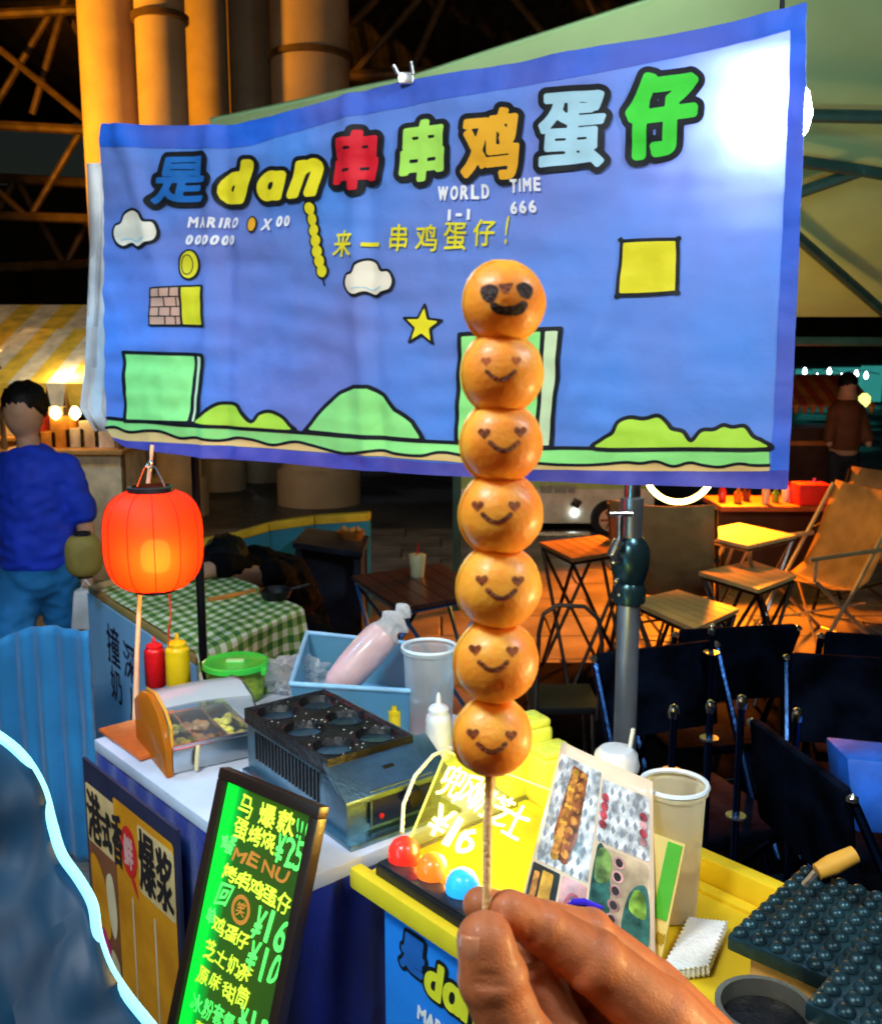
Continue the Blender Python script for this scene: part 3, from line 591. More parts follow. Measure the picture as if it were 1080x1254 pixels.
pb = M('print_pure_black', (.01, .012, .015), .5); py_ = M('print_yellow', (.92, .80, .03), .5); pb2 = M('print_mid_blue', (.02, .14, .5), .5); pw = M('print_white', (.9, .9, .9), .5)
for ch, b, m_ in (('是', (.055, .015, .115, .085), pb2), ('d', (.125, .035, .165, .105), py_), ('ɑ', (.175, .055, .215, .105), py_), ('n', (.225, .05, .268, .105), py_)):
    sg = put(ch, *b, .15); yp('letter_outline', sg, .0125, pb, .0012, .0024); yp('letter', sg, .005, m_, .002, .0018)
yp('lettering', put('MARIRO', .10, .145, .225, .172, .1), .0018, pw, .002); yp('lettering', put('000000', .105, .19, .22, .214, .1), .002, pw, .002)

# ------------------------------------------------------------------ waffle griddle
g0 = on(425, 1032, .85); ga = Vector((-.208, .271, 0)).normalized(); gb = Vector((ga.y, -ga.x, 0)); RG = Matrix((gb, ga, UZ)).transposed()
def G(x, y, z): return Vector((g0.x, g0.y, .85))+gb*x+ga*y+UZ*z     # x along the control face, y back along the vented side
gw, gl_ = .185, .335
ss = M('brushed_steel', (.22, .36, .44), .34, 1, var=.15, vs=12, bump=.15, bs=140); iron = M('cast_iron', (.012, .012, .013), .36, .3, var=.4, vs=20, bump=.35, bs=90)
gt = thing('waffle_griddle', 'steel waffle griddle with black four-hollow iron and slotted side on white cloth', 'griddle', G(gw/2, gl_/2, 0))
H = .095
prof = [(0, 0, 0), (0, 0, H-.025), (0, .05, H+.012), (0, gl_, H+.012), (0, gl_, 0)]
MB().prism([G(*p) for p in prof], gb*gw).build('housing', ss, gt, bevel=.004)
MB().prism([G(-.008, -.012, H-.034), G(-.008, -.012, H-.024), G(-.008, .055, H+.02), G(-.008, .055, H+.012)], gb*(gw+.016)).build('sloped_apron', ss, gt, bevel=.002)
MB().prism([G(-.012, -.03, .0), G(-.012, -.03, .008), G(-.012, gl_, .008), G(-.012, gl_, 0)], gb*(gw+.03)).build('base_tray', ss, gt, bevel=.002)
MB().box(G(gw*.54, -.0035, .045), (.115, .007, .056), RG).build('control_panel', M('panel_navy', (.01, .02, .07), .3), gt, bevel=.002)
for dx, dz, a, b in ((0, .029, .118, .003), (0, -.029, .118, .003), (.059, 0, .003, .060), (-.059, 0, .003, .060)): MB().box(G(gw*.54+dx, -.006, .045+dz), (a, .004, b), RG).build('panel_rim', ss, gt)
RX = Matrix((gb, -UZ*-1, -ga)).transposed()
MB().lathe([(.017, 0), (.017, .012), (.014, .02), (.003, .021)], G(gw*.62, -.006, .050), 24, RX).build('knob', blkp, gt); MB().lathe([(.004, 0), (.0045, .004), (.001, .006)], G(gw*.32, -.006, .03), 12, RX).build('pilot_light', M('pilot_red', (.7, .02, .02), .3), gt)
MB().box(G(gw*.5, .022, H-.003), (.02, .006, .006), RG).build('apron_slot', blkp, gt)
for k in range(19):
    y = .085+k*.0118; MB().box(G(-.001, y, .060), (.003, .0045, .050), RG).build('vent_slot', blkp, gt)
for x in (.02, gw-.02):
    for y in (.02, gl_-.02): MB().lathe([(.012, -.012), (.012, .0)], G(x, y, 0), 12).build('foot', blkp, gt)
# iron plate with four deep hollows
pw_, plh = .165, .305; P0 = G(-.006, .045, H+.004)
def plate(root, O, bx, by, w, h, nx, ny, r, mat, dep=.02, rim=.008, name='iron_plate'):
    cx = w/nx; cy = h/ny; N = 64 if nx*ny < 10 else 12; step = min(cx, cy)
    mb = MB(); nx_ = int(w/.0032) if nx*ny < 10 else int(w/.0035); ny_ = int(h/.0032) if nx*ny < 10 else int(h/.0035); vs = []; fs = []
    for j in range(ny_+1):
        for i in range(nx_+1):
            x, y = w*i/nx_, h*j/ny_; ux, uy = (x % cx)-cx/2, (y % cy)-cy/2
            if i == nx_: ux = cx/2
            if j == ny_: uy = cy/2
            d = math.hypot(ux, uy); z = 0
            if d < r: z = -dep*math.sqrt(max(0, 1-(d/r)**2))
            elif d < r*1.10: z = .002
            if x < .005 or y < .005 or x > w-.005 or y > h-.005: z = .004
            vs.append(O+bx*x+by*y+UZ*z)
    for j in range(ny_):
        for i in range(nx_): a = j*(nx_+1)+i; fs.append((a, a+1, a+nx_+2, a+nx_+1))
    mb.add(vs, fs).build(name, mat, root)
    mb = MB(); mb.prism([O-UZ*(dep+.002), O+bx*w-UZ*(dep+.002), O+bx*w+by*h-UZ*(dep+.002), O+by*h-UZ*(dep+.002)], (0, 0, .004))
    for a, b in ((O, O+bx*w), (O+bx*w, O+bx*w+by*h), (O+bx*w+by*h, O+by*h), (O+by*h, O)): mb.add([a-UZ*(dep), b-UZ*(dep), b+UZ*.004, a+UZ*.004], [(0, 1, 2, 3)])
    mb.build(name+'_casing', mat, root)
plate(gt, P0+UZ*.018, gb, ga, pw_, plh-.02, 2, 3, .034, iron)
oil = M('oil_drop', (.8, .8, .7), .08, coat=1)
mb = MB()
for k in range(70):
    x, y = random.uniform(.01, pw_-.01), random.uniform(.01, plh-.03); ux, uy = (x % (pw_/2))-pw_/4, (y % ((plh-.02)/3))-(plh-.02)/6
    d = math.hypot(ux, uy); z = (-.02*math.sqrt(max(0, 1-(d/.034)**2)) if d < .034 else 0)+.019; mb.lathe([(.0013, 0), (.001, .0007), (.0002, .001)], P0+gb*x+ga*y+UZ*z, 6)
o = mb.build('oil_drops', oil, gt); o['kind'] = 'stuff'

# ------------------------------------------------------------------ LED writing board
bTL = at(275, 930, 1.42); bTR = at(398, 998, 1.285); bx = bTR-bTL; bw = Vector((bx.x, bx.y, 0)).length; bz = (bx.z)/2; bTL.z += bz; bTR = Vector((bTR.x, bTR.y, bTL.z)); bxn = (bTR-bTL).normalized(); back = Vector((-bxn.y, bxn.x, 0))
dn = (-back*.30-UZ*.95).normalized(); bh = .86; bn = bxn.cross(dn).normalized()
if bn.dot(EYE-bTL) < 0: bn = -bn
wb = thing('led_menu_board', 'black framed menu board glowing green with handwritten prices', 'menu board', bTL+dn*bh+bxn*bw/2)
RB = Matrix((bxn, dn, bn)).transposed(); BO = lambda x, y, o=0: bTL+bxn*x+dn*y+bn*o
fr = .017
for nme, c, d in (('top_rail', (bw/2, fr/2), (bw, fr)), ('bottom_rail', (bw/2, bh-fr/2), (bw, fr)), ('side_rail', (fr/2, bh/2), (fr, bh-2*fr)), ('side_rail', (bw-fr/2, bh/2), (fr, bh-2*fr))): MB().box(BO(*c), (d[0], d[1], .02), RB).build(nme, M('frame_brown_black', (.025, .012, .008), .35), wb, bevel=.002)
def boardmat():
    """edge-lit acrylic: brightest along the LED strips in its rim, dark in the middle"""
    m = bpy.data.materials.new('edge_lit_acrylic'); m.use_nodes = True; nt = m.node_tree; N = nt.nodes; L = nt.links; b = N['Principled BSDF']
    b.inputs['Base Color'].default_value = (.01, .03, .01, 1); b.inputs['Roughness'].default_value = .15
    uv = N.new('ShaderNodeUVMap'); sp = N.new('ShaderNodeSeparateXYZ'); L.new(uv.outputs[0], sp.inputs[0])
    r1 = N.new('ShaderNodeValToRGB'); e = r1.color_ramp.elements; e[0].position = 0; e[0].color = (.0, .95, .04, 1); e[1].position = .26; e[1].color = (.02, .09, .005, 1)
    for p, c in ((.12, (.0, .85, .04, 1)), (.18, (.0, .4, .03, 1)), (.6, (.03, .07, .0, 1)), (1, (.02, .06, .003, 1))): x = e.new(p); x.color = c
    ns = N.new('ShaderNodeTexNoise'); ns.inputs['Scale'].default_value = 9; L.new(uv.outputs[0], ns.inputs['Vector'])
    a1 = N.new('ShaderNodeMath'); a1.operation = 'MULTIPLY_ADD'; a1.inputs[1].default_value = .10; L.new(ns.outputs[0], a1.inputs[0]); L.new(sp.outputs[0], a1.inputs[2])
    s1 = N.new('ShaderNodeMath'); s1.operation = 'SUBTRACT'; s1.inputs[1].default_value = .05; L.new(a1.outputs[0], s1.inputs[0]); L.new(s1.outputs[0], r1.inputs[0])
    r2 = N.new('ShaderNodeMapRange'); r2.inputs[1].default_value = .42; r2.inputs[2].default_value = .85; r2.inputs[3].default_value = 0; r2.inputs[4].default_value = .6; L.new(sp.outputs[1], r2.inputs[0])
    mx = N.new('ShaderNodeMix'); mx.data_type = 'RGBA'; mx.inputs[7].default_value = (.12, .34, .0, 1); L.new(r2.outputs[0], mx.inputs[0]); L.new(r1.outputs[0], mx.inputs[6])
    L.new(mx.outputs[2], b.inputs['Emission Color']); b.inputs['Emission Strength'].default_value = 1.0; return m
me = bpy.data.meshes.new('panel'); im = rootm(wb).inverted(); w2, h2 = bw-2*fr, bh-2*fr
me.from_pydata([tuple(im@BO(fr+x*w2, fr+y*h2, .002)) for x, y in ((0, 0), (1, 0), (1, 1), (0, 1))], [], [(0, 1, 2, 3)]); uvl = me.uv_layers.new(name='UVMap')
for i, q in enumerate(((0, 0), (1, 0), (1, 1), (0, 1))): uvl.data[i].uv = q
link_mesh('glowing_panel', me, boardmat(), wb); MB().box(BO(bw/2, bh/2, -.006), (bw-.01, bh-.01, .004), RB).build('back_sheet', blkp, wb)
chy = M('chalk_yellow', (.6, .8, .05), .5, emit=.75, ecol=(.62, .86, .03)); chg = M('chalk_green', (.2, .8, .1), .5, emit=.8, ecol=(.03, .95, .12)); cho = M('chalk_orange', (.6, .2, .03), .5, emit=.16, ecol=(.75, .22, .02))
def chalk(txt, x0, y0, x1, y1, mat, th=.0016, dy=.0):
    n = len(txt); w = (x1-x0)/n
    for i, c in enumerate(txt):
        if c == ' ': continue
        lat = ord(c) < 256; j = random.uniform(-.002, .002); g = .12
        ink('handwriting', scrawl(put(c, x0+w*(i+(g if lat else .05)), (y0+j+dy*i)*.72+.004, x0+w*(i+1-(g if lat else .05)), (y1+j+dy*i)*.72+.004, random.uniform(-.05, .22)), .006, 38), th*.36, .0016, lambda x, y: BO(x, y, .0035), mat, wb)
chalk('马', .050, .03, .082, .075, chy); chalk('爆款', .092, .028, .172, .073, chy, .002); chalk('!!!', .172, .030, .200, .073, chg, .0014)
chalk('蛋烤烧', .052, .080, .140, .122, chy, .0017); chalk('¥25', .140, .075, .200, .128, chg, .0026)
chalk('MENU', .060, .135, .180, .162, cho, .0024); chalk('鸡蛋', .028, .12, .06, .16, chg)
chalk('烤串鸡蛋仔', .045, .172, .195, .208, chy, .0016, .002)
chalk('回', .042, .215, .072, .262, chg, .002); chalk('¥16', .125, .222, .198, .285, chg, .0026); chalk('单', .030, .27, .052, .30, chg)
ink('drawn_face', stroke([(.098+.017*math.cos(a*.3142), .182+.018*math.sin(a*.3142)) for a in range(20)], True), .003, .0016, lambda x, y: BO(x, y, .0035), cho, wb, signed=False); chalk('笑', .088, .232, .108, .258, cho, .001)
chalk('鸡蛋仔', .048, .282, .128, .315, chy, .0015); chalk('¥10', .130, .290, .196, .350, chg, .0026)
chalk('芝士奶茶', .040, .335, .145, .372, chy, .0014); chalk('原味甜筒', .035, .385, .150, .422, chy, .0012); chalk('¥13', .135, .410, .198, .470, chg, .0024); chalk('冰粉套餐', .035, .44, .13, .478, chg, .0012); chalk('草莓味', .05, .485, .12, .515, chy, .001); chalk('巧克力味', .04, .66, .14, .70, chy, .0012); chalk('¥12', .145, .665, .195, .71, chg, .002); chalk('抹茶红豆', .04, .72, .15, .76, chg, .0012); chalk('欢迎光临', .04, .52, .18, .56, chg, .0014)
chalk('加料', .04, .60, .12, .64, chy, .0012); chalk('¥5', .14, .60, .19, .65, chg, .002)

# ------------------------------------------------------------------ food case at the left end
K0 = on(213, 948, .852); ka = Vector((on(302, 920, .852)-K0)); ka.z = 0; ka.normalize(); ka = Vector((.85, .527, 0)).normalized(); kb = Vector((-ka.y, ka.x, 0)); RK = Matrix((ka, kb, UZ)).transposed()
def KK(x, y, z): return Vector((K0.x, K0.y, .852))+ka*x+kb*y+UZ*z
kc = thing('food_case', 'low steel food case under a clear domed cover at the counter end', 'food case', KK(.1, .1, 0))
kw, kd = .165, .19
st2 = M('case_steel', (.50, .54, .56), .25, 1, bump=.1, bs=60); amb = thin_plastic('amber_acrylic', (.98, .38, .03), .50, .2); clr = thin_plastic('clear_acrylic', (.85, .88, .9), .10, .06)
MB().box(KK(kw/2, .004, .022), (kw, .008, .044), RK).build('front_rail', st2, kc, bevel=.002); MB().box(KK(kw/2, kd, .022), (kw, .008, .044), RK).build('back_rail', st2, kc, bevel=.002)
for x in (.004, kw-.004): MB().box(KK(x, kd/2, .022), (.008, kd-.01, .044), RK).build('side_rail', st2, kc, bevel=.002)
MB().box(KK(kw/2, kd/2, .006), (kw-.018, kd-.012, .004), RK).build('tray_floor', M('tray_grey', (.15, .17, .18), .4, .5), kc); MB().box(KK(kw/2, -.002, .050), (kw, .006, .005), RK).build('upper_rim', st2, kc)
for k in range(2): MB().box(KK(kw*(.33+.34*k), kd/2, .026), (.003, kd-.014, .036), RK).build('divider', st2, kc)
foodm = M('yellow_food', (.92, .70, .10), .5, var=.3, vs=60, bump=.5, bs=90)
for k, (n_, c) in enumerate(((26, foodm), (22, M('brown_food', (.35, .17, .05), .5)), (18, foodm))):
    mb = MB()
    for _ in range(n_):
        p = KK(kw*(.05+.33*k+random.random()*.24), random.uniform(.02, kd-.03), .014+random.random()*.016); mb.lathe([(.002, -.008), (.010, -.003), (.011, .003), (.003, .008)], p, 7, Matrix.Rotation(random.uniform(-1, 1), 3, 'X'))
    o = mb.build('food_pieces', c, kc); o['kind'] = 'stuff'
def dome(x0, x1, mat, nme):
    vs = []; fs = []; P = [(0, .048), (.0, .058), (.012, .082), (.04, .106), (.09, .120), (.14, .112), (.185, .085), (kd, .048)]
    for i in range(9):
        x = x0+(x1-x0)*i/8
        for y, z in P: vs.append(KK(x, y, z+.004*math.sin(math.pi*i/8)))
    n = len(P)
    for i in range(8):
        for j in range(n-1): fs.append((i*n+j, i*n+j+1, (i+1)*n+j+1, (i+1)*n+j))
    fs += [tuple(range(n)), tuple(8*n+j for j in range(n))[::-1]]
    MB().add(vs, fs).build(nme, mat, kc)
dome(.002, kw-.002, clr, 'dome_cover')
MB().add([KK(-.016, y, z) for y, z in ((-.01, .0), (-.01, .05), (.01, .088), (.04, .112), (.09, .124), (.14, .116), (.19, .085), (kd, .0))]+[KK(-.004, y, z) for y, z in ((-.01, .0), (-.01, .05), (.01, .088), (.04, .112), (.09, .124), (.14, .116), (.19, .085), (kd, .0))], [tuple(range(8)), tuple(range(8, 16))[::-1]]+[(i, i+8, (i+1) % 8+8, (i+1) % 8) for i in range(8)]).build('amber_end_panel', amb, kc, bevel=.002)
MB().tube([KK(.0, .0, .05), KK(.0, .0, .085), KK(.0, .03, .108), KK(.0, .09, .123), KK(.0, .15, .115), KK(.0, kd, .06)], .003, 6).build('cover_rim', M('amber_rim', (.9, .4, .05), .3), kc); MB().tube([KK(kw, .0, .05), KK(kw, .03, .106), KK(kw, .09, .121), KK(kw, .15, .112), KK(kw, kd, .05)], .002, 6).build('cover_rim', st2, kc)
MB().tube([KK(.045, -.004, .046), KK(.04, -.012, .03), KK(.038, -.012, .004)], .004, 8).build('latch', M('cream_plastic', (.8, .65, .35), .4), kc)
# orange slab added as the warm light spilled on the counter's end
o = MB().box(F(.07, .10, .8555), (.19, .16, .008), RF).build('light_spill_slab', M('orange_light_spill', (.75, .16, .03), .3, bump=.2), bevel=.003); tag(o, 'orange slab of painted light spill at the left end of the white counter under the food case', 'board')

# ------------------------------------------------------------------ bottles, tubs and jugs
def Y2(u, v, z=.85): return on(u, v, z)
def sauce(label, p, h, r, mat, capm, nozzle=True):
    t = thing('squeeze_bottle', label, 'bottle', p, 0, 'squeeze bottles on the counter')
    MB().lathe([(r*.93, 0), (r, .004), (r, h*.62), (r*.97, h*.66), (r*1.0, h*.70), (r*.9, h*.76), (r*.62, h*.80)], n=24).build('body', mat, t, world=False)
    MB().lathe([(r*.80, h*.785), (r*.80, h*.83), (r*.62, h*.86), (r*.22, h*.885), (r*.16, h*.97), (r*.06, h)], n=20).build('nozzle_cap', capm, t, world=False)
    return t
redp = M('ketchup_red', (.62, .008, .015), .3, coat=.3); yelp = M('mustard_yellow', (.95, .62, .01), .3, coat=.3); whp = M('milky_plastic', (.78, .80, .82), .35, sss=.3, coat=.2)
def scaleto(p, v_top):                                        # height of an upright thing from its foot and the sight line of its top
    r = ray(540, v_top); return 1.6+(r.z/r.y)*p.y-p.z
p = Vector((*at(191, 830, 2.14).xy, .85)); sauce('dark red ketchup squeeze bottle behind the food case', p, scaleto(p, 780), .0235, redp, redp)
p = Vector((*at(219, 830, 2.10).xy, .85)); sauce('yellow mustard squeeze bottle beside the red one', p, scaleto(p, 775), .0265, yelp, yelp)
p = Vector((*at(537, 925, 1.62).xy, .85)); sauce('milky white squeeze bottle right of the griddle', p, scaleto(p, 848), .0225, whp, whp)
# green lidded tub
p = Vector((*at(290, 845, 2.06).xy, .85)); tb = thing('lidded_tub', 'clear round tub of yellow food with a bright green lid', 'tub', p)
zt = scaleto(p, 812)
MB().lathe([(.054, .002), (.058, .006), (.066, zt)], n=36, cap=False).build('tub', thin_plastic('tub_plastic', (.6, .9, .3), .12, .1), tb, world=False)
MB().lathe([(.052, .004), (.056, .01), (.060, zt*.62), (.05, zt*.68), (.02, zt*.70)], n=30).build('yellow_food', foodm, tb, world=False)
glid = M('green_lid', (.05, .62, .06), .3, coat=.3)
MB().lathe([(.068, zt-.008), (.0715, zt-.006), (.0715, zt+.004), (.066, zt+.006), (.06, zt+.003), (.03, zt+.003), (.001, zt+.003)], n=40).build('lid', glid, tb, world=False); MB().box((0, 0, zt+.006), (.04, .016, .006)).build('lid_tab', M('lid_pale', (.45, .85, .35), .35), tb, world=False, bevel=.002)
for a in (2.6, -.4): MB().box((.073*math.cos(a), .073*math.sin(a), zt-.006), (.012, .02, .018)).build('clip', glid, tb, world=False, bevel=.002)
# translucent blue crate with bag and piping bag
cr = thing('plastic_crate', 'translucent pale blue plastic crate behind the griddle', 'crate', (at(420, 850, 2.05)*1)); 
bc = [at(362, 905, 1.86), at(500, 900, 1.82), at(497, 845, 2.12), at(380, 838, 2.2)]; base = [Vector((q.x, q.y, .852)) for q in bc]; ztop = at(490, 838, 1.85).z
blp = thin_plastic('blue_crate_plastic', (.25, .62, .85), .55, .25); O_ = sum(base, Vector())/4
tops_ = [O_+(q-O_)*1.05 for q in base]
for i in range(4):
    a, b, c, d = base[i], base[(i+1) % 4], tops_[(i+1) % 4], tops_[i]; c = Vector((c.x, c.y, ztop)); d = Vector((d.x, d.y, ztop)); inn = (O_-(a+b)/2); inn.z = 0; inn = inn.normalized()*.003
    MB().add([a, b, c, d, a+inn, b+inn, c+inn, d+inn], [(0, 1, 2, 3), (7, 6, 5, 4), (0, 4, 5, 1), (1, 5, 6, 2), (2, 6, 7, 3), (3, 7, 4, 0)]).build('side_wall', blp, cr)
    MB().tube([d, c], .005, 8).build('rim', M('blue_rim', (.30, .60, .85), .35), cr)
MB().add([q+UZ*.002 for q in base], [(0, 1, 2, 3)]).build('floor', blp, cr)
def cloud_mesh(name, c, r, mat, parent, seed, amp=.35, fr_=3.0, seg=40, world=True):
    vs = []; fs = []; c = Vector(c)
    for i in range(seg+1):
        for k in range(seg*2):
            th, ph = math.pi*i/seg, math.pi*k/seg; d = Vector((math.sin(th)*math.cos(ph), math.sin(th)*math.sin(ph), math.cos(th)))
            n = mnoise.noise(d*fr_+Vector((seed, 0, 0)))+.5*abs(mnoise.noise(d*fr_*2.7+Vector((0, seed, 0)))); q = 1+amp*n; vs.append(c+Vector((d.x*r[0]*q, d.y*r[1]*q, d.z*r[2]*q)))
    n2 = seg*2
    for i in range(seg):
        for k in range(n2): fs.append((i*n2+k, (i+1)*n2+k, (i+1)*n2+(k+1) % n2, i*n2+(k+1) % n2))
    return MB().add(vs, fs).build(name, mat, parent, world=world)
film = thin_plastic('bag_film', (.86, .90, .92), .30, .12)
pbx = at(362, 838, 2.10); o = cloud_mesh('plastic_bag', (pbx.x, pbx.y, .890), (.065, .05, .036), film, None, 3, .5, 4); tag(o, 'crumpled clear plastic bag lying between green tub and blue crate', 'bag')
o = cloud_mesh('plastic_bag', at(395, 846, 2.02)+Vector((0, 0, -.02)), (.06, .05, .035), film, None, 9, .5, 4); tag(o, 'crumpled clear plastic bag spilling from the blue crate under the piping bag', 'bag')
pa, pz = at(415, 838, 1.98), at(470, 776, 2.02); pe = at(492, 750, 2.04)
pg = thing('piping_bag', 'plump pink piping bag with twisted clear end leaning out of the crate', 'piping bag', pa); ax = (pz-pa); Lp = ax.length; Rp = ax.to_track_quat('Z', 'Y').to_matrix()
MB().lathe([(.006, -.030), (.022, -.022), (.034, 0), (.038, Lp*.3), (.039, Lp*.65), (.038, Lp*.9), (.033, Lp*1.02), (.01, Lp*1.06)], pa, 28, Rp).build('filled_bag', M('pink_batter', (.80, .52, .50), .35, sss=.3, coat=.4, bump=.3, bs=30), pg)
vs = []; fs = []; Ld = (pe-pz).length; R2 = (pe-pz).to_track_quat('Z', 'Y').to_matrix()
for i in range(15):
    t_ = i/14; rr = (.036, .033, .026, .023, .024, .03, .033, .028, .020, .013, .016, .020, .018, .012, .004)[i]
    for k in range(28): q = rr*(1+.28*mnoise.noise(Vector((math.cos(k*.2244)*2, math.sin(k*.2244)*2, t_*5)))); vs.append(pz+R2@Vector((q*math.cos(k*.2244), q*math.sin(k*.2244), t_*Ld*1.35)))
for i in range(14):
    for k in range(28): fs.append((i*28+k, i*28+(k+1) % 28, (i+1)*28+(k+1) % 28, (i+1)*28+k))
MB().add(vs, fs).build('twisted_end', thin_plastic('bag_tail', (.92, .93, .92), .55, .25), pg)
# jugs
def jug(label, u, vb, Y, vtop, rb, rt, liq, lev, pl_, lid=True, grp='clear plastic tubs on the counters'):
    p = Vector((*at(u, vb, Y).xy, .851)); t = thing('plastic_jug', label, 'jug', p, 0, grp); h = scaleto(p, vtop)
    ra = lambda z: rb+(rt-rb)*z/h
    MB().lathe([(rb*.9, .0), (rb, .004), (rt, h-.012), (rt*1.02, h-.010), (rt*1.09, h-.008), (rt*1.09, h)], n=40, cap=False).build('wall', pl_, t, world=False)
    MB().lathe([(rb*.88, .002), (rb*.95, .005), (ra(lev*h)*.975, lev*h), (.001, lev*h+.0005)], n=36).build('contents', liq, t, world=False)
    MB().tube([(rt*1.05*math.cos(a*.1571), rt*1.05*math.sin(a*.1571), h) for a in range(41)], .0035, 6, False).build('lip', M('lip_plastic', (.75, .82, .85), .3), t, world=False)
    return t
jp = thin_plastic('jug_plastic', (.72, .84, .90), .5, .3); jp2 = thin_plastic('cup_plastic', (.97, .93, .72), .62, .4)
jug('clear ridged jug with dark red liquid at its bottom beside the blue crate', 526, 870, 1.84, 792, .043, .050, M('red_liquid', (.45, .01, .03), .2), .30, jp)
jug('big cloudy cup a third full of yellow batter on the yellow counter', 818, 1138, 1.225, 960, .036, .041, M('batter', (.95, .58, .06), .3, sss=.2), .42, jp2)
p = Vector((*at(752, 1000, 1.50).xy, .851)); wc = thing('lidded_cup', 'white foam-lidded drink cup with a straw behind the photo card', 'cup', p); h = scaleto(p, 925)
MB().lathe([(.027, 0), (.034, h-.02)], n=28).build('cup', whp, wc, world=False); MB().lathe([(.037, h-.022), (.038, h-.014), (.036, h-.008), (.034, h+.004), (.026, h+.012), (.010, h+.014)], n=28).build('domed_lid', whp, wc, world=False); MB().tube([(.02, 0, h), (.026, 0, h+.045)], .0035, 8).build('straw', whp, wc, world=False)
ylp = M('yellow_jerry', (.92, .85, .10), .4, sss=.4, sssr=.03, coat=.2)
def jerry(label, u, vb, Y, vtop, w, d, rz):
    p = Vector((*at(u, vb, Y).xy, .851)); t = thing('yellow_container', label, 'container', p, rz, 'yellow plastic containers behind the glowing sign'); h = scaleto(p, vtop)
    MB().box((0, 0, h*.44), (w, d, h*.88)).build('body', ylp, t, world=False, bevel=.012, seg=4); MB().box((0, 0, h*.92), (w*.92, d*.9, h*.12)).build('shoulder', ylp, t, world=False, bevel=.008, seg=3)
    MB().lathe([(.014, h*.96), (.014, h), (.003, h*1.01)], (w*.2, 0, 0), 16).build('cap', ylp, t, world=False); return t
jerry('tall yellow container right behind the lowest waffle balls', 640, 1000, 1.60, 876, .085, .06, .5); jerry('low yellow container between tall container and photo card', 674, 1010, 1.56, 912, .07, .06, .5); jerry('yellow container behind the left end of the glowing sign', 560, 960, 1.62, 925, .09, .06, .4)
o = thing('mustard_pot', 'small yellow capped pot squeezed between griddle and white bottle', 'pot', on(484, 905, .851)); MB().lathe([(.012, 0), (.013, .05), (.008, .056), (.008, .07), (.002, .073)], n=16).build('pot', yelp, o, world=False); MB().lathe([(.0135, .052), (.0135, .060)], n=16).build('cap_ring', yelp, o, world=False)

# ------------------------------------------------------------------ glowing acrylic sign, globe lights, photo card
sBL = on(497, 1040, .865); sBR = on(662, 1120, .865); sx = (sBR-sBL); sw = sx.length; sx.normalize(); sb = Vector((-sx.y, sx.x, 0)); su = (sb*.57+UZ*.82).normalized(); sh = .155
S0 = lambda x, y, o=0: sBL+sx*x+su*(sh-y)-sx.cross(su).normalized()*0+(-sb*.82+UZ*.57).normalized()*o
ns = thing('neon_sign', 'clear acrylic sign with glowing yellow neon handwriting on the yellow counter', 'sign', sBL+sx*sw/2)
RS = Matrix((sx, su, sx.cross(su))).transposed(); yac = thin_plastic('yellow_glow_acrylic', (.95, .90, .15), .09, .05)
MB().box(sBL+sx*sw/2+su*sh/2, (sw, sh, .004), RS).build('acrylic_panel', yac, ns)
edge_m = M('lit_edge', (1, .95, .3), .3, emit=2.2, ecol=(1, .93, .12)); neon = M('neon_yellow', (1, 1, .5), .3, emit=3.6, ecol=(1, .90, .16))
for a, b in ((S0(0, 0), S0(0, sh)), (S0(0, 0), S0(sw, 0)), (S0(sw, 0), S0(sw, sh)), (S0(0, sh), S0(sw, sh))): MB().tube([a, b], .0016, 6).build('lit_edge', edge_m, ns)
def nw(ch, x0, y0, x1, y1, th=.0004):
    o = ink('neon_letter', scrawl(put(ch, x0, y0, x1, y1, .15), .007, 32), th, .0011, lambda x, y: S0(x, y, .0045), neon, ns); md = o.modifiers.new('s', 'SOLIDIFY'); md.thickness = .003; return o
xx = .022
for ch, a, b in (('兜', .022, .056), ('风', .058, .084), ('奶', .088, .116), ('芝', .120, .150), ('士', .152, .178)): nw(ch, a*1.04-.004, .014+(a*.12), b*1.04, .058+(a*.12))
nw('¥', .030, .076, .062, .122, .0006); nw('1', .062, .084, .088, .122, .0010); nw('6', .086, .086, .116, .128, .0006)
lamp('neon_glow', 'AREA', S0(sw*.5, sh*.5, .012), 3.2, (1, .62, .09), .10, S0(sw*.5, sh*.4, .5)); lamp('neon_glow', 'AREA', S0(sw*.5, sh*.4, -.012), .38, (1, .85, .12), .12, S0(sw*.5, sh*.9, -.5))
lb_ = thing('lamp_plinth', 'glossy black plinth of the coloured ball lights at the counter edge', 'lamp base', on(520, 1095, .86)); a = on(472, 1068, .858); b = on(600, 1150, .858); dd = (b-a).normalized(); Rl = Matrix((dd, Vector((-dd.y, dd.x, 0)), UZ)).transposed()
MB().box((a+b)/2+UZ*.009, ((b-a).length, .036, .022), Rl).build('plinth', blkp, lb_, bevel=.002); MB().box((a+b)/2+UZ*.0215, ((b-a).length-.006, .030, .003), Rl).build('top_plate', M('plinth_top', (.02, .02, .025), .15), lb_, bevel=.001)
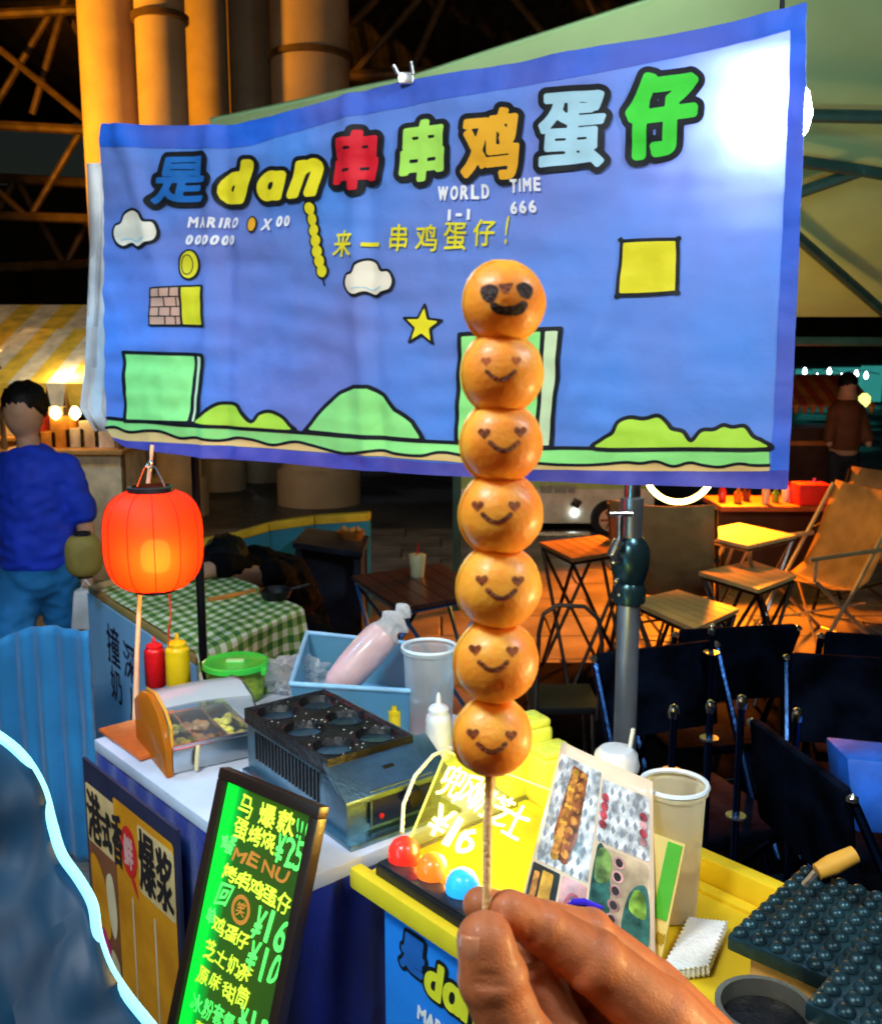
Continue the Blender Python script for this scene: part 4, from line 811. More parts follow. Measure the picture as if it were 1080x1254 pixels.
for (u, v, r, c, nme) in ((495, 1042, 24, (.95, .02, .01), 'red'), (530, 1062, 24, (.98, .16, .01), 'orange'), (566, 1082, 25, (.02, .35, .95), 'blue')):
    q = (a+b)/2; Yq = at(u, v, 1.26).y; p = on(u, v+16, .872); p = Vector((p.x, p.y, .873)); g = thing('ball_light', f'{nme} glowing ball light on the black plinth', 'light', p, 0, 'coloured ball lights on the plinth')
    rr = r*p.length/FP*.62; rr = r*(p-EYE).length/FP*.78
    MB().lathe([(.7*rr, 0), (rr*.98, .004), (rr, rr*.7), (rr*.93, rr*1.05), (rr*.72, rr*1.4), (rr*.4, rr*1.62), (.002, rr*1.7)], n=28).build('globe', M('globe_'+nme, c, .35, emit=.75, ecol=c, coat=.4, bump=.02), g, world=False); MB().lathe([(rr*.8, -.001), (rr*.8, .003)], n=24).build('socket_ring', blkp, g, world=False)
ew = [at(492, 1020, 1.30), at(494, 985, 1.34), at(508, 950, 1.38), at(530, 925, 1.42), at(552, 915, 1.44)]
o = MB().tube([Vector(p) for p in ew], .0028, 8).build('cable', M('cream_cable', (.9, .75, .5), .4)); tag(o, 'cream cable arching up from red ball light to the glowing sign', 'cable')
# photo card
cBL = on(636, 1112, .862); cBR = on(802, 1190, .862); cx_ = cBR-cBL; cw = cx_.length; cx_.normalize(); cb = Vector((-cx_.y, cx_.x, 0)); cu_ = (cb*.36+UZ*.93).normalized(); chh = .215; cn = (-cb*.93+UZ*.36).normalized()
cTL, cTR = at(688, 908, cBL.y+.085), at(799, 957, cBR.y+.115)
def PC(x, y, o=0): return (cBL.lerp(cBR, x)).lerp(cTL.lerp(cTR, x), y)+cn*(o+.006*math.sin(math.pi*x))    # x, y in 0..1, the sheet bowed a little
pc = thing('photo_card', 'laminated card of waffle skewer photos standing behind the hand', 'card', cBL+cx_*cw/2)
RC = Matrix((cx_, cu_, cn)).transposed(); MB().add([PC(i/10, j/10, .0) for j in range(11) for i in range(11)], [(j*11+i, j*11+i+1, j*11+i+12, j*11+i+11) for j in range(10) for i in range(10)]).build('card', M('card_cream', (.88, .66, .46), .35, coat=.3, bump=0), pc).modifiers.new('s', 'SOLIDIFY').thickness = .0012
P_ = {k: M('photo_'+k, c, .4, var=.45, vs=vs_, bump=0, coat=.3) for k, c, vs_ in (('grey', (.82, .83, .86), 60), ('green', (.22, .36, .08), 40), ('tan', (.62, .45, .28), 15), ('teal', (.03, .12, .10), 60), ('brown', (.36, .10, .03), 70), ('pink', (.8, .35, .35), 20), ('dark', (.03, .025, .02), 30), ('waffle', (.85, .28, .05), 80), ('berry', (.55, .06, .08), 50), ('mustard', (.75, .35, .04), 30), ('leafgreen', (.25, .45, .05), 50))}
def cp(name, pts, mat, off, cell=.012, lv=0): ink(name, poly_segs(pts), lv, cell, lambda x, y: PC(x, y, off), P_[mat], pc)
cp('photo_print', R4(.03, .30, .50, .93), 'grey', .0006); cp('photo_print', R4(.52, .55, .97, .90), 'grey', .0006); cp('photo_print', R4(.52, .06, .97, .53), 'tan', .0006); cp('photo_print', R4(.02, .06, .27, .28), 'dark', .0006); cp('photo_print', R4(.29, .06, .50, .28), 'pink', .0006)
dm = M('photo_diamond', (.30, .32, .38), .4, bump=0)
for i in range(7):
    for j in range(9):
        for X0, Y0, X1, Y1 in ((.03, .30, .50, .93), (.52, .55, .97, .90)):
            x, y = X0+.03+i*.075+(j % 2)*.0375, Y0+.02+j*.07
            if x < X1-.03 and y < Y1-.025: ink('diamond', poly_segs([(x-.02, y), (x, y-.03), (x+.02, y), (x, y+.03)]), 0, .012, lambda a, b: PC(a, b, .0010), dm, pc)
cp('skewer_print', [(.20, .90), (.37, .88), (.36, .50), (.30, .34), (.18, .36), (.14, .50)], 'brown', .0014)
rnd = random.Random(3)
for k in range(16):
    y = .86-.033*k; 
    for s_ in (0, 1): x = .245-.004*k+.085*s_+rnd.uniform(-.01, .01); cp('waffle_print', [(x+.040*math.cos(a*.628), y+.026*math.sin(a*.628)) for a in range(10)], ('waffle' if (k+s_) % 3 else 'mustard') if not s_ else ('brown' if k % 2 else 'waffle'), .0018+.0002*(k % 3), .010)
cp('foliage_print', smooth_poly([(.53, .10), (.66, .09), (.68, .30), (.62, .50), (.54, .51)], 4), 'teal', .0010); cp('foliage_print', smooth_poly([(.55, .34), (.66, .36), (.66, .50), (.56, .51)], 4), 'green', .0014); cp('foliage_print', smooth_poly([(.78, .10), (.95, .08), (.96, .38), (.88, .40), (.80, .30)], 4), 'teal', .0010); cp('foliage_print', smooth_poly([(.82, .26), (.94, .24), (.93, .36), (.86, .37)], 4), 'leafgreen', .0014)
for k in range(5):
    x, y = .735-.008*k, .48-.078*k; cp('ball_print', [(x+.048*math.cos(a*.628), y+.034*math.sin(a*.628)) for a in range(10)], 'pink', .0018, .01); cp('ball_print', [(x+.03*math.cos(a*.628), y+.024*math.sin(a*.628)) for a in range(10)], 'dark', .0022, .01)
for k in range(4):
    cp('berry_print', [(.57+.035*math.cos(a*.628), .80-.05*k+.026*math.sin(a*.628)) for a in range(10)], 'berry', .0018, .01); cp('berry_print', [(.92+.035*math.cos(a*.628), .78-.045*k+.026*math.sin(a*.628)) for a in range(10)], 'pink' if k % 2 else 'berry', .0018, .01)
cp('drink_print', R4(.12, .08, .22, .26), 'mustard', .0012); cp('drink_print', smooth_poly([(.33, .08), (.46, .08), (.45, .2), (.36, .2)], 3), 'berry', .0010); cp('drink_print', R4(.05, .07, .10, .24), 'waffle', .0012)
q = thing('photo_card', 'narrow green and yellow card standing just behind the skewer photo card', 'card', PC(1.02, 0)+cb*.02)
b0 = PC(.735, 0)+cb*.022; b0.z = .862; MB().box(b0+cx_*cw*.12+cu_*.07, (cw*.26, .15, .002), RC).build('card', M('card_yellow', (.9, .65, .2), .4), q)
for x0, x1, y0, y1, m_ in ((.14, .235, .05, .142, M('card_green', (.10, .48, .03), .4)),): MB().box(b0+cx_*cw*(x0+x1)/2+cu_*(y0+y1)/2+cn*.0018, (cw*(x1-x0), y1-y0, .001), RC).build('green_field', m_, q)
ink('mark', put('鲜', .0, .0, .012, .014), .0006, .001, lambda x, y: b0+cx_*(cw*.19+x)+cu_*(.035-y)+cn*.0025, M('mark_gold', (.45, .28, .02), .4), q)
# napkins with pinked edge
n0 = on(806, 1205, .853); n1 = on(842, 1134, .853); n2 = on(890, 1140, .853); n3 = on(868, 1196, .853); nk = thing('napkin_stack', 'stack of white napkins with zigzag edges on the yellow counter', 'napkins', (n0+n2)/2)
def zig(a, b, n): 
    d = (b-a)/n; nn = Vector((d.y, -d.x, 0)).normalized()*.0035; return [a+d*(k+ (0 if not j else .5))+(nn if j else nn*0) for k in range(n) for j in (0, 1)]
for k in range(7):
    off = Vector((random.uniform(-.001, .001), random.uniform(-.001, .001), .0022*k)); pts = zig(n0, n1, 14)+zig(n1, n2, 10)+zig(n2, n3, 12)+zig(n3, n0, 10); cn_ = sum(pts, Vector())/len(pts)+off; N_ = len(pts); MB().add([p+off for p in pts]+[p+off+UZ*.0018 for p in pts]+[cn_+UZ*.0026], [(i, (i+1) % N_, N_+(i+1) % N_, N_+i) for i in range(N_)]+[(N_+i, N_+(i+1) % N_, 2*N_) for i in range(N_)]).build('napkin', M('napkin_white', (.95, .97, .90), .8, bump=.3, bs=200), nk, smooth=False)

# ================================================================== LANTERNS
def lantern(label, c, r, h, glow, mat, big=True):
    t = thing('paper_lantern', label, 'lantern', c, 0, 'round paper lanterns')
    prof = []; N = 46
    for i in range(N+1):
        a = i/N; x = math.copysign(abs(math.cos(math.pi*a))**.62, -math.cos(math.pi*a)); rad = (1-abs(x)**2.9)**.5; rr = r*(.42+.58*rad)*(1-.010*(i % 2)); prof.append((rr, x*h/2))
    vs = []; fs = []; n = 72
    for rr, z in prof:
        for k in range(n): q = rr*(1+.018*abs(math.sin(k*math.pi/n*9))-.01); vs.append((q*math.cos(2*math.pi*k/n), q*math.sin(2*math.pi*k/n), z))
    for i in range(N):
        for k in range(n): fs.append((i*n+k, i*n+(k+1) % n, (i+1)*n+(k+1) % n, (i+1)*n+k))
    MB().add(vs, fs).build('paper_shade', mat, t, world=False)
    if big:
        for a in range(12): MB().tube([(prof[i][0]*1.008*math.cos(a*.5236+.3), prof[i][0]*1.008*math.sin(a*.5236+.3), prof[i][1]) for i in range(0, N+1, 2)], .0009, 5).build('rib', M('rib_dark_red', (.30, .008, .004), .6), t, world=False)
    MB().lathe([(r*.42, h/2-.006), (r*.46, h/2-.004), (r*.46, h/2+.010), (r*.38, h/2+.012)], n=32, cap=False).build('top_ring', blkp, t, world=False); MB().lathe([(r*.40, -h/2-.008), (r*.44, -h/2-.006), (r*.44, -h/2+.004)], n=32, cap=False).build('bottom_ring', blkp, t, world=False)
    if big:
        MB().lathe([(.006, -.040), (.024, -.034), (.030, -.02), (.030, .012), (.022, .026), (.008, .030)], (.020, -.056, -.020), 20).build('bulb', M('bulb_amber', (1, .6, .1), .3, emit=38, ecol=(1, .55, .06)), t, world=False)
        MB().tube([(-.03, 0, h/2+.01), (-.012, 0, h/2+.05), (.0, 0, h/2+.06), (.012, 0, h/2+.05), (.03, 0, h/2+.01)], .002, 6).build('wire_handle', chrome, t, world=False)
        MB().tube([(.0, 0, h/2+.055), (.0, 0, h/2+.10)], .0015, 6).build('hook', chrome, t, world=False)
        for dx, dz in ((-.004, .055), (.005, .062), (.002, .048)): MB().lathe([(.001, -.005), (.005, 0), (.001, .005)], (dx, -.003, h/2+dz), 8).build('hook_bead', chrome, t, world=False)
        MB().tube([(.035, -.02, -h/2), (.036, -.02, -h/2-.06), (.03, -.02, -h/2-.09), (.028, -.02, -h/2-.13)], [.0025, .0018, .003, .001], 6).build('tassel_string', M('red_string', (.7, .05, .02), .6), t, world=False)
    return t
lc = at(188, 661, 2.08); rl = 57*(lc-EYE).length/FP
redpaper = thin_plastic('red_paper', (.95, .048, .006), .965, .6, .5)
lantern('glowing red paper lantern hanging under the left corner of the banner', lc, rl, rl*2.02, True, redpaper)
lantern('small dim yellow lantern hanging left behind the red lantern', at(103, 680, 3.3), .062, .14, False, M('yellow_paper', (.55, .40, .10), .6, translucent=.5), False)
o = MB().tube([at(187, 545, 2.16), at(181, 600, 2.14), at(172, 720, 2.12), at(168, 800, 2.1), at(166, 905, 1.98)], [.0045, .0048, .005, .0055, .008], 10).build('bamboo_stick', M('pale_bamboo', (.85, .48, .28), .5, var=.2)); tag(o, 'thin pinkish bamboo stick standing behind the red lantern and food case', 'stick')

# ================================================================== NEIGHBOUR TABLE WITH CHECKED CLOTH
def gingham():
    m = bpy.data.materials.new('green_check_cloth'); m.use_nodes = True; nt = m.node_tree; N = nt.nodes; L = nt.links; b = N['Principled BSDF']; b.inputs['Roughness'].default_value = .85
    uv = N.new('ShaderNodeUVMap'); sp = N.new('ShaderNodeSeparateXYZ'); L.new(uv.outputs[0], sp.inputs[0]); outs = []
    for k in (0, 1):
        mu = N.new('ShaderNodeMath'); mu.operation = 'MULTIPLY'; mu.inputs[1].default_value = 19; L.new(sp.outputs[k], mu.inputs[0]); f = N.new('ShaderNodeMath'); f.operation = 'FRACT'; L.new(mu.outputs[0], f.inputs[0])
        g = N.new('ShaderNodeMath'); g.operation = 'GREATER_THAN'; g.inputs[1].default_value = .5; L.new(f.outputs[0], g.inputs[0]); outs.append(g)
    ad = N.new('ShaderNodeMath'); ad.operation = 'ADD'; L.new(outs[0].outputs[0], ad.inputs[0]); L.new(outs[1].outputs[0], ad.inputs[1]); dv = N.new('ShaderNodeMath'); dv.operation = 'DIVIDE'; dv.inputs[1].default_value = 2; L.new(ad.outputs[0], dv.inputs[0])
    r = N.new('ShaderNodeValToRGB'); r.color_ramp.interpolation = 'CONSTANT'; e = r.color_ramp.elements; e[0].color = (.80, .78, .58, 1); e[1].position = .3; e[1].color = (.28, .42, .10, 1); x = e.new(.8); x.color = (.04, .16, .03, 1)
    L.new(dv.outputs[0], r.inputs[0]); L.new(r.outputs[0], b.inputs['Base Color']); return m
ging = gingham()
TA, TB, TC_ = on(108, 716, .75), on(240, 803, .75), on(368, 748, .75); tx = (TB-TA); ty = (TC_-TB); LX = tx.length; LY = ty.length; tx.normalize(); ty.normalize()
nt_ = thing('neighbour_table', 'neighbour stall table with wooden edge and lettered white front in painted blue light', 'table', (TA+TC_)/2-UZ*.75)
MB().prism([TA-UZ*.03, TB-UZ*.03, TC_-UZ*.03, TA+TC_-TB-UZ*.03], (0, 0, .026)).build('tabletop', M('pine_edge', (.62, .36, .10), .5, var=.2, vs=3), nt_, bevel=.004)
fn = Vector((-tx.y, tx.x, 0)); 
if fn.dot(EYE-TA) < 0: fn = -fn
ppn = M('blue_cast_white', (.32, .60, .85), .5, var=.08, vs=2, bump=.02)  # white panel, with the blue cast of the light put into its colour
MB().prism([TA+fn*.004-UZ*.032, TB+fn*.004-UZ*.032, TB+fn*.004-UZ*.74, TA+fn*.004-UZ*.74], fn*-.012).build('front_panel', ppn, nt_)
MB().prism([TB-tx*.01-UZ*.032, TB-tx*.01+ty*LY-UZ*.032, TB-tx*.01+ty*LY-UZ*.74, TB-tx*.01-UZ*.74], tx*-.012).build('side_panel', navy, nt_)
NF = sheet(TA+fn*.0055-UZ*.04, tx, -UZ); inkb = M('sign_ink', (.015, .02, .06), .5)
for ch, b in (('撞', (.22, .05, .36, .19)), ('奶', (.24, .20, .36, .32)), ('深', (.40, .07, .52, .20)), ('川', (.44, .22, .56, .34)), ('小', (.66, .03, .78, .15)), ('食', (.66, .17, .80, .30)), ('铺', (.68, .31, .80, .42))): ink('sign_lettering', put(ch, *b), .0018, .005, NF, inkb, nt_)
def drape(name, root):
    nx, ny = 56, 44; vs = []; fs = []; uvs = []
    ovx, ovy = .0, .17; x0 = LX*.14
    for j in range(ny+1):
        for i in range(nx+1):
            x = x0+(LX-x0+.17)*i/nx; y = LY*1.02*j/ny; z = .010+.006*mnoise.noise(Vector((x*7, y*7, 2)))+.004*mnoise.noise(Vector((x*18, y*16, 5)))
            px = min(x, LX+.012); hang = max(0, x-(LX+.006)); sway = .02*math.sin(y*14)*min(1, hang*10)+.008*mnoise.noise(Vector((x*10, y*20, 0)))*min(1, hang*20)
            p = TA+tx*(px+sway*1.0+hang*.10)+ty*y+UZ*(z-hang*(1+.12*math.sin(y*9+1))); vs.append(p); uvs.append((x, y))
    for j in range(ny):
        for i in range(nx): a = j*(nx+1)+i; fs.append((a, a+1, a+nx+2, a+nx+1))
    o = MB().add(vs, fs).build(name, ging, root, smooth=True); o.data.polygons.foreach_set('use_smooth', [True]*len(o.data.polygons)); ul = o.data.uv_layers.new(name='UVMap')
    for lp_ in o.data.loops: ul.data[lp_.index].uv = uvs[lp_.vertex_index]
    return o
o = drape('checked_cloth', None); tag(o, 'green and cream checked cloth draped over the neighbour table', 'tablecloth')
vs = []; fs = []; uvs = []
for j in range(25):                                             # second, lower swag of cloth at the table end
    for i in range(41):
        y = LY*i/40; zz = .17+.30*j/24-.05*math.sin(math.pi*i/40)*(1-j/24.); vs.append(TA+tx*(LX+.018+.012*math.sin(y*17+1)+.006*math.sin(y*41))+ty*y-UZ*zz); uvs.append((zz, y))
for j in range(24):
    for i in range(40): a = j*41+i; fs.append((a, a+1, a+42, a+41))
o = MB().add(vs, fs).build('checked_cloth', ging); ul = o.data.uv_layers.new(name='UVMap')
for lp_ in o.data.loops: ul.data[lp_.index].uv = uvs[lp_.vertex_index]
tag(o, 'lower green checked swag hanging at the end of the neighbour table', 'tablecloth'); o.modifiers.new('s', 'SOLIDIFY').thickness = .003
a, b = on(255, 735, .765), on(312, 724, .765); o = MB().tube([a, b], .009, 8).build('wooden_spatula', M('orange_wood', (.65, .22, .04), .5)); tag(o, 'orange wooden spatula lying on the checked cloth', 'spatula')
o = thing('frying_pan', 'small black pan on the far corner of the checked cloth', 'pan', on(338, 730, .765)); q = on(338, 732, .765)
MB().lathe([(.045, 0), (.058, .03), (.056, .03), (.043, .004)], q, 28).build('bowl', iron, o); MB().tube([q+Vector((.05, .02, .025)), q+Vector((.11, .05, .035))], .006, 8).build('handle', blkp, o)

# ================================================================== PEOPLE
skin = M('skin', (.42, .135, .050), .46, var=.13, vs=60, bump=.07, bs=800, sss=.2, sssr=.006, coat=.04); skinp = M('skin_far', (.55, .30, .18), .5, bump=0); hairm = M('black_hair', (.004, .0035, .0035), .5, spec=.2, bump=.5, bs=90)
nt0 = skin.node_tree; vo = nt0.nodes.new('ShaderNodeTexVoronoi'); vo.feature = 'DISTANCE_TO_EDGE'; vo.inputs['Scale'].default_value = 620; tco = nt0.nodes.new('ShaderNodeTexCoord'); nt0.links.new(tco.outputs['Object'], vo.inputs['Vector'])
pore = nt0.nodes.new('ShaderNodeBump'); pore.inputs['Strength'].default_value = .28; pore.inputs['Distance'].default_value = .0004; cr_ = nt0.nodes.new('ShaderNodeMapRange'); cr_.inputs[2].default_value = .12; nt0.links.new(vo.outputs['Distance'], cr_.inputs[0]); nt0.links.new(cr_.outputs[0], pore.inputs['Height'])
ob = [n for n in nt0.nodes if n.type == 'BUMP' and n != pore][0]; nt0.links.new(ob.outputs[0], pore.inputs['Normal']); nt0.links.new(pore.outputs[0], nt0.nodes['Principled BSDF'].inputs['Normal'])
# bending man
q = at(285, 690, 3.75)
P1 = thing('person', 'person in a black jacket bowing low over the checked table', 'person', (q.x+.15, 3.9, 0))
hd = at(277, 692, 3.72); sh_ = at(318, 690, 3.85); bk1 = at(338, 722, 3.92); hip = Vector((bk1.x+.05, 4.05, .46))
blob('body', [('e', hd, (.072, .085, .10), Matrix.Rotation(-.9, 3, 'X')), (hd+Vector((.03, .05, -.04)), sh_-Vector((0, 0, .06)), .05, .07), (sh_-Vector((0, 0, .05)), bk1, .07, .08), (bk1, hip, .08, .09), (sh_-Vector((.0, .1, .03)), Vector((sh_.x-.10, sh_.y-.25, .80)), .05, .035), (Vector((sh_.x-.10, sh_.y-.25, .80)), Vector((sh_.x-.20, sh_.y-.32, .79)), .035, .03), (hip, (hip.x, hip.y-.30, .45), .06, .05), ((hip.x, hip.y-.30, .45), (hip.x, hip.y-.28, .05), .045, .04), (hip, (hip.x+.14, hip.y-.30, .45), .06, .05), ((hip.x+.14, hip.y-.30, .45), (hip.x+.14, hip.y-.28, .05), .045, .04)], .010, skinp, P1, 6)
blob('jacket', [(sh_-Vector((0.02, 0, .045)), bk1+Vector((0, 0, -.02)), .125, .165), (bk1, hip, .165, .15), (sh_-Vector((0, .0, .03)), Vector((sh_.x-.10, sh_.y-.25, .81)), .075, .055), (sh_-Vector((-.1, .0, .08)), Vector((sh_.x+.10, sh_.y-.30, .80)), .075, .05)], .010, M('black_jacket', (.003, .0035, .005), .9, spec=.1, bump=.4, bs=20), P1, 6, fold=.02)
blob('trousers', [(hip, (hip.x, hip.y-.30, .45), .13, .10), ((hip.x, hip.y-.30, .45), (hip.x, hip.y-.28, .10), .09, .07), ((hip.x+.14, hip.y-.30, .45), (hip.x+.14, hip.y-.28, .10), .09, .07), (hip, (hip.x+.14, hip.y-.30, .45), .12, .09)], .012, M('dark_trousers', (.006, .006, .010), .8, spec=.1), P1, 5, fold=.012)
cloud_mesh('hair', hd+Vector((-.004, .01, .026)), (.088, .098, .094), hairm, P1, 5, .10, 7, 24)
cloud_mesh('hair_fringe', hd+Vector((-.03, -.05, -.01)), (.05, .045, .06), hairm, P1, 8, .25, 8, 16)
MB().box(bk1+Vector((.02, -.125, .06)), (.03, .004, .05)).build('back_print', M('orange_print', (.75, .35, .08), .6), P1)
MB().box((hip.x+.03, hip.y+.02, .17), (.32, .32, .34)).build('stool', M('stool_navy', (.02, .03, .09), .5), None, bevel=.01); tag(bpy.data.objects['stool'], 'dark blue box stool under the bowing person', 'stool')
# walker in blue at the left edge
wx = at(42, 600, 3.9).x; P2 = thing('person', 'person in a blue shirt and lighter blue shorts walking at the left edge', 'person', (wx, 3.9, 0))
def wv_(x, y, z): return Vector((wx+x, 3.9+y, z))
blob('body', [('e', wv_(-.02, 0, 1.36), (.075, .09, .105), None), (wv_(-.01, 0, 1.26), wv_(0, 0, 1.15), .045, .055), (wv_(0, 0, 1.10), wv_(0, 0, .80), .12, .12), (wv_(-.15, 0, 1.12), wv_(-.19, .02, .88), .045, .035), (wv_(-.19, .02, .88), wv_(-.16, -.12, .70), .034, .025), (wv_(.15, 0, 1.12), wv_(.19, .03, .88), .045, .035), (wv_(.19, .03, .88), wv_(.21, -.05, .68), .034, .027), (wv_(-.07, 0, .75), wv_(-.08, -.10, .42), .075, .05), (wv_(-.08, -.10, .42), wv_(-.07, 0, .09), .045, .032), (wv_(.07, 0, .75), wv_(.06, .10, .43), .075, .05), (wv_(.06, .10, .43), wv_(.03, .24, .13), .045, .032), (wv_(-.07, 0, .05), wv_(-.08, -.13, .035), .038, .032), (wv_(.03, .24, .10), wv_(.02, .13, .04), .036, .03)], .011, skinp, P2, 6)
blob('shirt', [(wv_(0, 0, 1.10), wv_(0, 0, .80), .145, .155), (wv_(-.12, 0, 1.13), wv_(-.18, .01, .97), .075, .065), (wv_(.12, 0, 1.13), wv_(.18, .02, .97), .075, .065)], .011, M('blue_shirt', (.01, .05, .65), .7, bump=.3, bs=12), P2, 6, fold=.014)
blob('shorts', [(wv_(0, 0, .80), wv_(0, 0, .72), .15, .14), (wv_(-.07, 0, .72), wv_(-.08, -.09, .50), .10, .085), (wv_(.07, 0, .72), wv_(.06, .08, .50), .10, .085)], .011, M('teal_shorts', (.02, .22, .55), .7), P2, 6, fold=.013)
cloud_mesh('hair', wv_(-.02, .02, 1.395), (.085, .10, .09), hairm, P2, 6, .08, 6, 24)
blob('shoe', [(wv_(-.07, .02, .035), wv_(-.08, -.15, .03), .045, .038)], .01, M('shoe_white', (.7, .7, .7), .5), P2, 3); blob('shoe', [(wv_(.03, .26, .10), wv_(.02, .12, .035), .042, .038)], .01, MATS['shoe_white'], P2, 3)
hb = thing('carry_bag', 'small white bag carried by the person in blue', 'bag', wv_(.22, -.08, .58)); MB().prism([wv_(.15, -.10, .50), wv_(.30, -.10, .50), wv_(.28, -.10, .66), wv_(.17, -.10, .66)], (0, .06, 0)).build('bag_body', M('bag_white', (.8, .8, .78), .7), hb, bevel=.01); MB().tube([wv_(.19, -.07, .66), wv_(.21, -.07, .70), wv_(.24, -.07, .66)], .004, 6).build('strap', M('bag_white', (1,)*3), hb)

# ================================================================== LOWER LEFT: blue cloth with a glowing hem
def softcurve(pts, Y): return [at(u, v, Y(u, v)) for u, v in pts]
hemp = smooth_poly([(-40, 880), (0, 902), (30, 928), (52, 965), (64, 1008), (76, 1046), (98, 1078), (114, 1108), (120, 1145), (134, 1185), (158, 1222), (190, 1262), (225, 1310)], 5, False)
sat = M('navy_satin', (.004, .035, .085), .5, var=.1, vs=3, bump=.05, bs=14)
vs = []; fs = []; nU = len(hemp); YB = lambda u, v: 1.02-.0003*(v-900)
inner = [(-160-(.2*k), min(1380, v+90+2.2*k)) for k, (u, v) in enumerate(hemp)]
for k, ((u, v), (u2, v2)) in enumerate(zip(hemp, inner)):
    for j in range(17):
        t_ = j/16; uu, vv = u+(u2-u)*t_, v+(v2-v)*t_; y = YB(uu, vv)-.10*math.sin(math.pi*min(1, t_*1.1)*.5)+.05*t_+.012*mnoise.noise(Vector((uu*.02, vv*.012, 4)))+.02*mnoise.noise(Vector((uu*.008, vv*.008, 9))); vs.append(at(uu, vv, y))
for k in range(nU-1):
    for j in range(16): fs.append((k*17+j, k*17+j+1, (k+1)*17+j+1, (k+1)*17+j))
o = MB().add(vs, fs).build('draped_cloth', sat); tag(o, 'dark blue satin cloth bulging in from the lower left corner', 'cloth'); md = o.modifiers.new('s', 'SOLIDIFY'); md.thickness = .01
o = MB().tube([at(u, v, YB(u, v)) for u, v in hemp], .0055, 14).build('light_strip', M('cyan_neon', (.2, .7, .9), .5, emit=1.1, ecol=(.25, .78, 1))); tag(o, 'glowing pale cyan light strip along the edge of the blue satin cloth', 'light strip')
for k in range(0, nU-1, 9): 
    u, v = hemp[k]; q2 = hemp[k+1]; lamp('strip_glow', 'POINT', at(u+6, v-4, YB(u, v)+.05), .42, (.15, .70, 1), .03)
# sky blue cloth screen of the neighbour at the far left
vs = []; fs = []; nu = 90
for i in range(nu+1):
    u = -45+155*i/nu
    for j in range(25):
        p = at(u, 786+6*math.sin(i*.09)-.12*u, 3.0-.0012*(u+45)); f_ = .016*math.sin(i*.42)+.012*math.sin(i*.19+1)+.008*mnoise.noise(Vector((i*.2, j*.15, 0))); vs.append((p.x, p.y+f_*(.5+.5*j/24), p.z*(1-j/24)+.02))
for i in range(nu):
    for j in range(24): a = i*25+j; fs.append((a, a+1, a+26, a+25))
o = MB().add(vs, fs).build('cloth_screen', M('sky_cloth', (.03, .27, .58), .6, var=.12, vs=5, bump=.3, bs=20, sheen=.3)); tag(o, 'sky blue cloth screen hanging in folds below the walker at the left', 'screen'); o.modifiers.new('s', 'SOLIDIFY').thickness = .004

# ================================================================== RIGHT BACKGROUND: camp tables and chairs in orange light
tubed = M('dark_tube', (.03, .025, .02), .35, .7); tubes = M('silver_tube', (.55, .5, .5), .3, 1); topo = M('camp_top', (.72, .48, .20), .5, var=.1, vs=6)
def camp_table(label, pts, z, tm=topo, lm=tubed, slats=6):
    c = [on(u, v, z) for u, v in pts]; m = sum(c, Vector())/4; t = thing('camp_table', label, 'table', (m.x, m.y, 0), 0, 'folding camp tables in the seating area'); a, b, d = c[0], c[1], c[3]
    for k in range(slats):
        s0, s1 = k/slats+.006, (k+1)/slats-.006; MB().prism([a.lerp(b, s0), a.lerp(b, s1), d.lerp(c[2], s1), d.lerp(c[2], s0)], (0, 0, -.018)).build('top_slat', tm, t)
    i = [q.lerp(m, .08) for q in c]; f = lambda q: Vector((q.x, q.y, 0)); dz = Vector((0, 0, -.03))
    for p, q in ((0, 1), (1, 2), (2, 3), (3, 0)):
        MB().tube([i[p]+dz, f(i[q])], .009, 6).build('cross_leg', lm, t); MB().tube([i[q]+dz, f(i[p])], .009, 6).build('cross_leg', lm, t); MB().tube([i[p]+dz, i[q]+dz], .008, 6).build('top_rail', lm, t)
    return t
camp_table('farther orange-lit camp table with silver legs left of the deck chair', [(846, 652), (905, 640), (975, 655), (915, 668)], .70, topo, tubes)
camp_table('middle orange-lit camp table below the silver-legged one', [(855, 700), (920, 686), (975, 704), (928, 722)], .58)
camp_table('nearest orange-lit camp table beside the chrome pole', [(772, 735), (830, 722), (905, 745), (850, 770)], .55)
camp_table('dark camp table between the skewer and the chrome pole', [(660, 664), (735, 655), (775, 672), (700, 684)], .66, M('camp_top_brown', (.28, .13, .05), .5))
camp_table('dark camp table holding the drink cup left of the skewer', [(430, 705), (540, 690), (600, 725), (490, 745)], .62, M('camp_top_dark', (.07, .03, .025), .3), M('blue_tube', (.05, .22, .55), .3, .6))
cupc = on(511, 706, .62); dc = thing('drink_cup', 'clear cup of pale drink with red straw on the dark camp table', 'cup', cupc); MB().lathe([(.028, 0), (.038, .095), (.036, .1)], cupc, 20).build('cup', M('pale_drink', (.70, .66, .35), .3, coat=.3), dc); MB().tube([cupc+Vector((0, 0, .09)), cupc+Vector((.006, 0, .15))], .004, 6).build('straw', redp, dc)
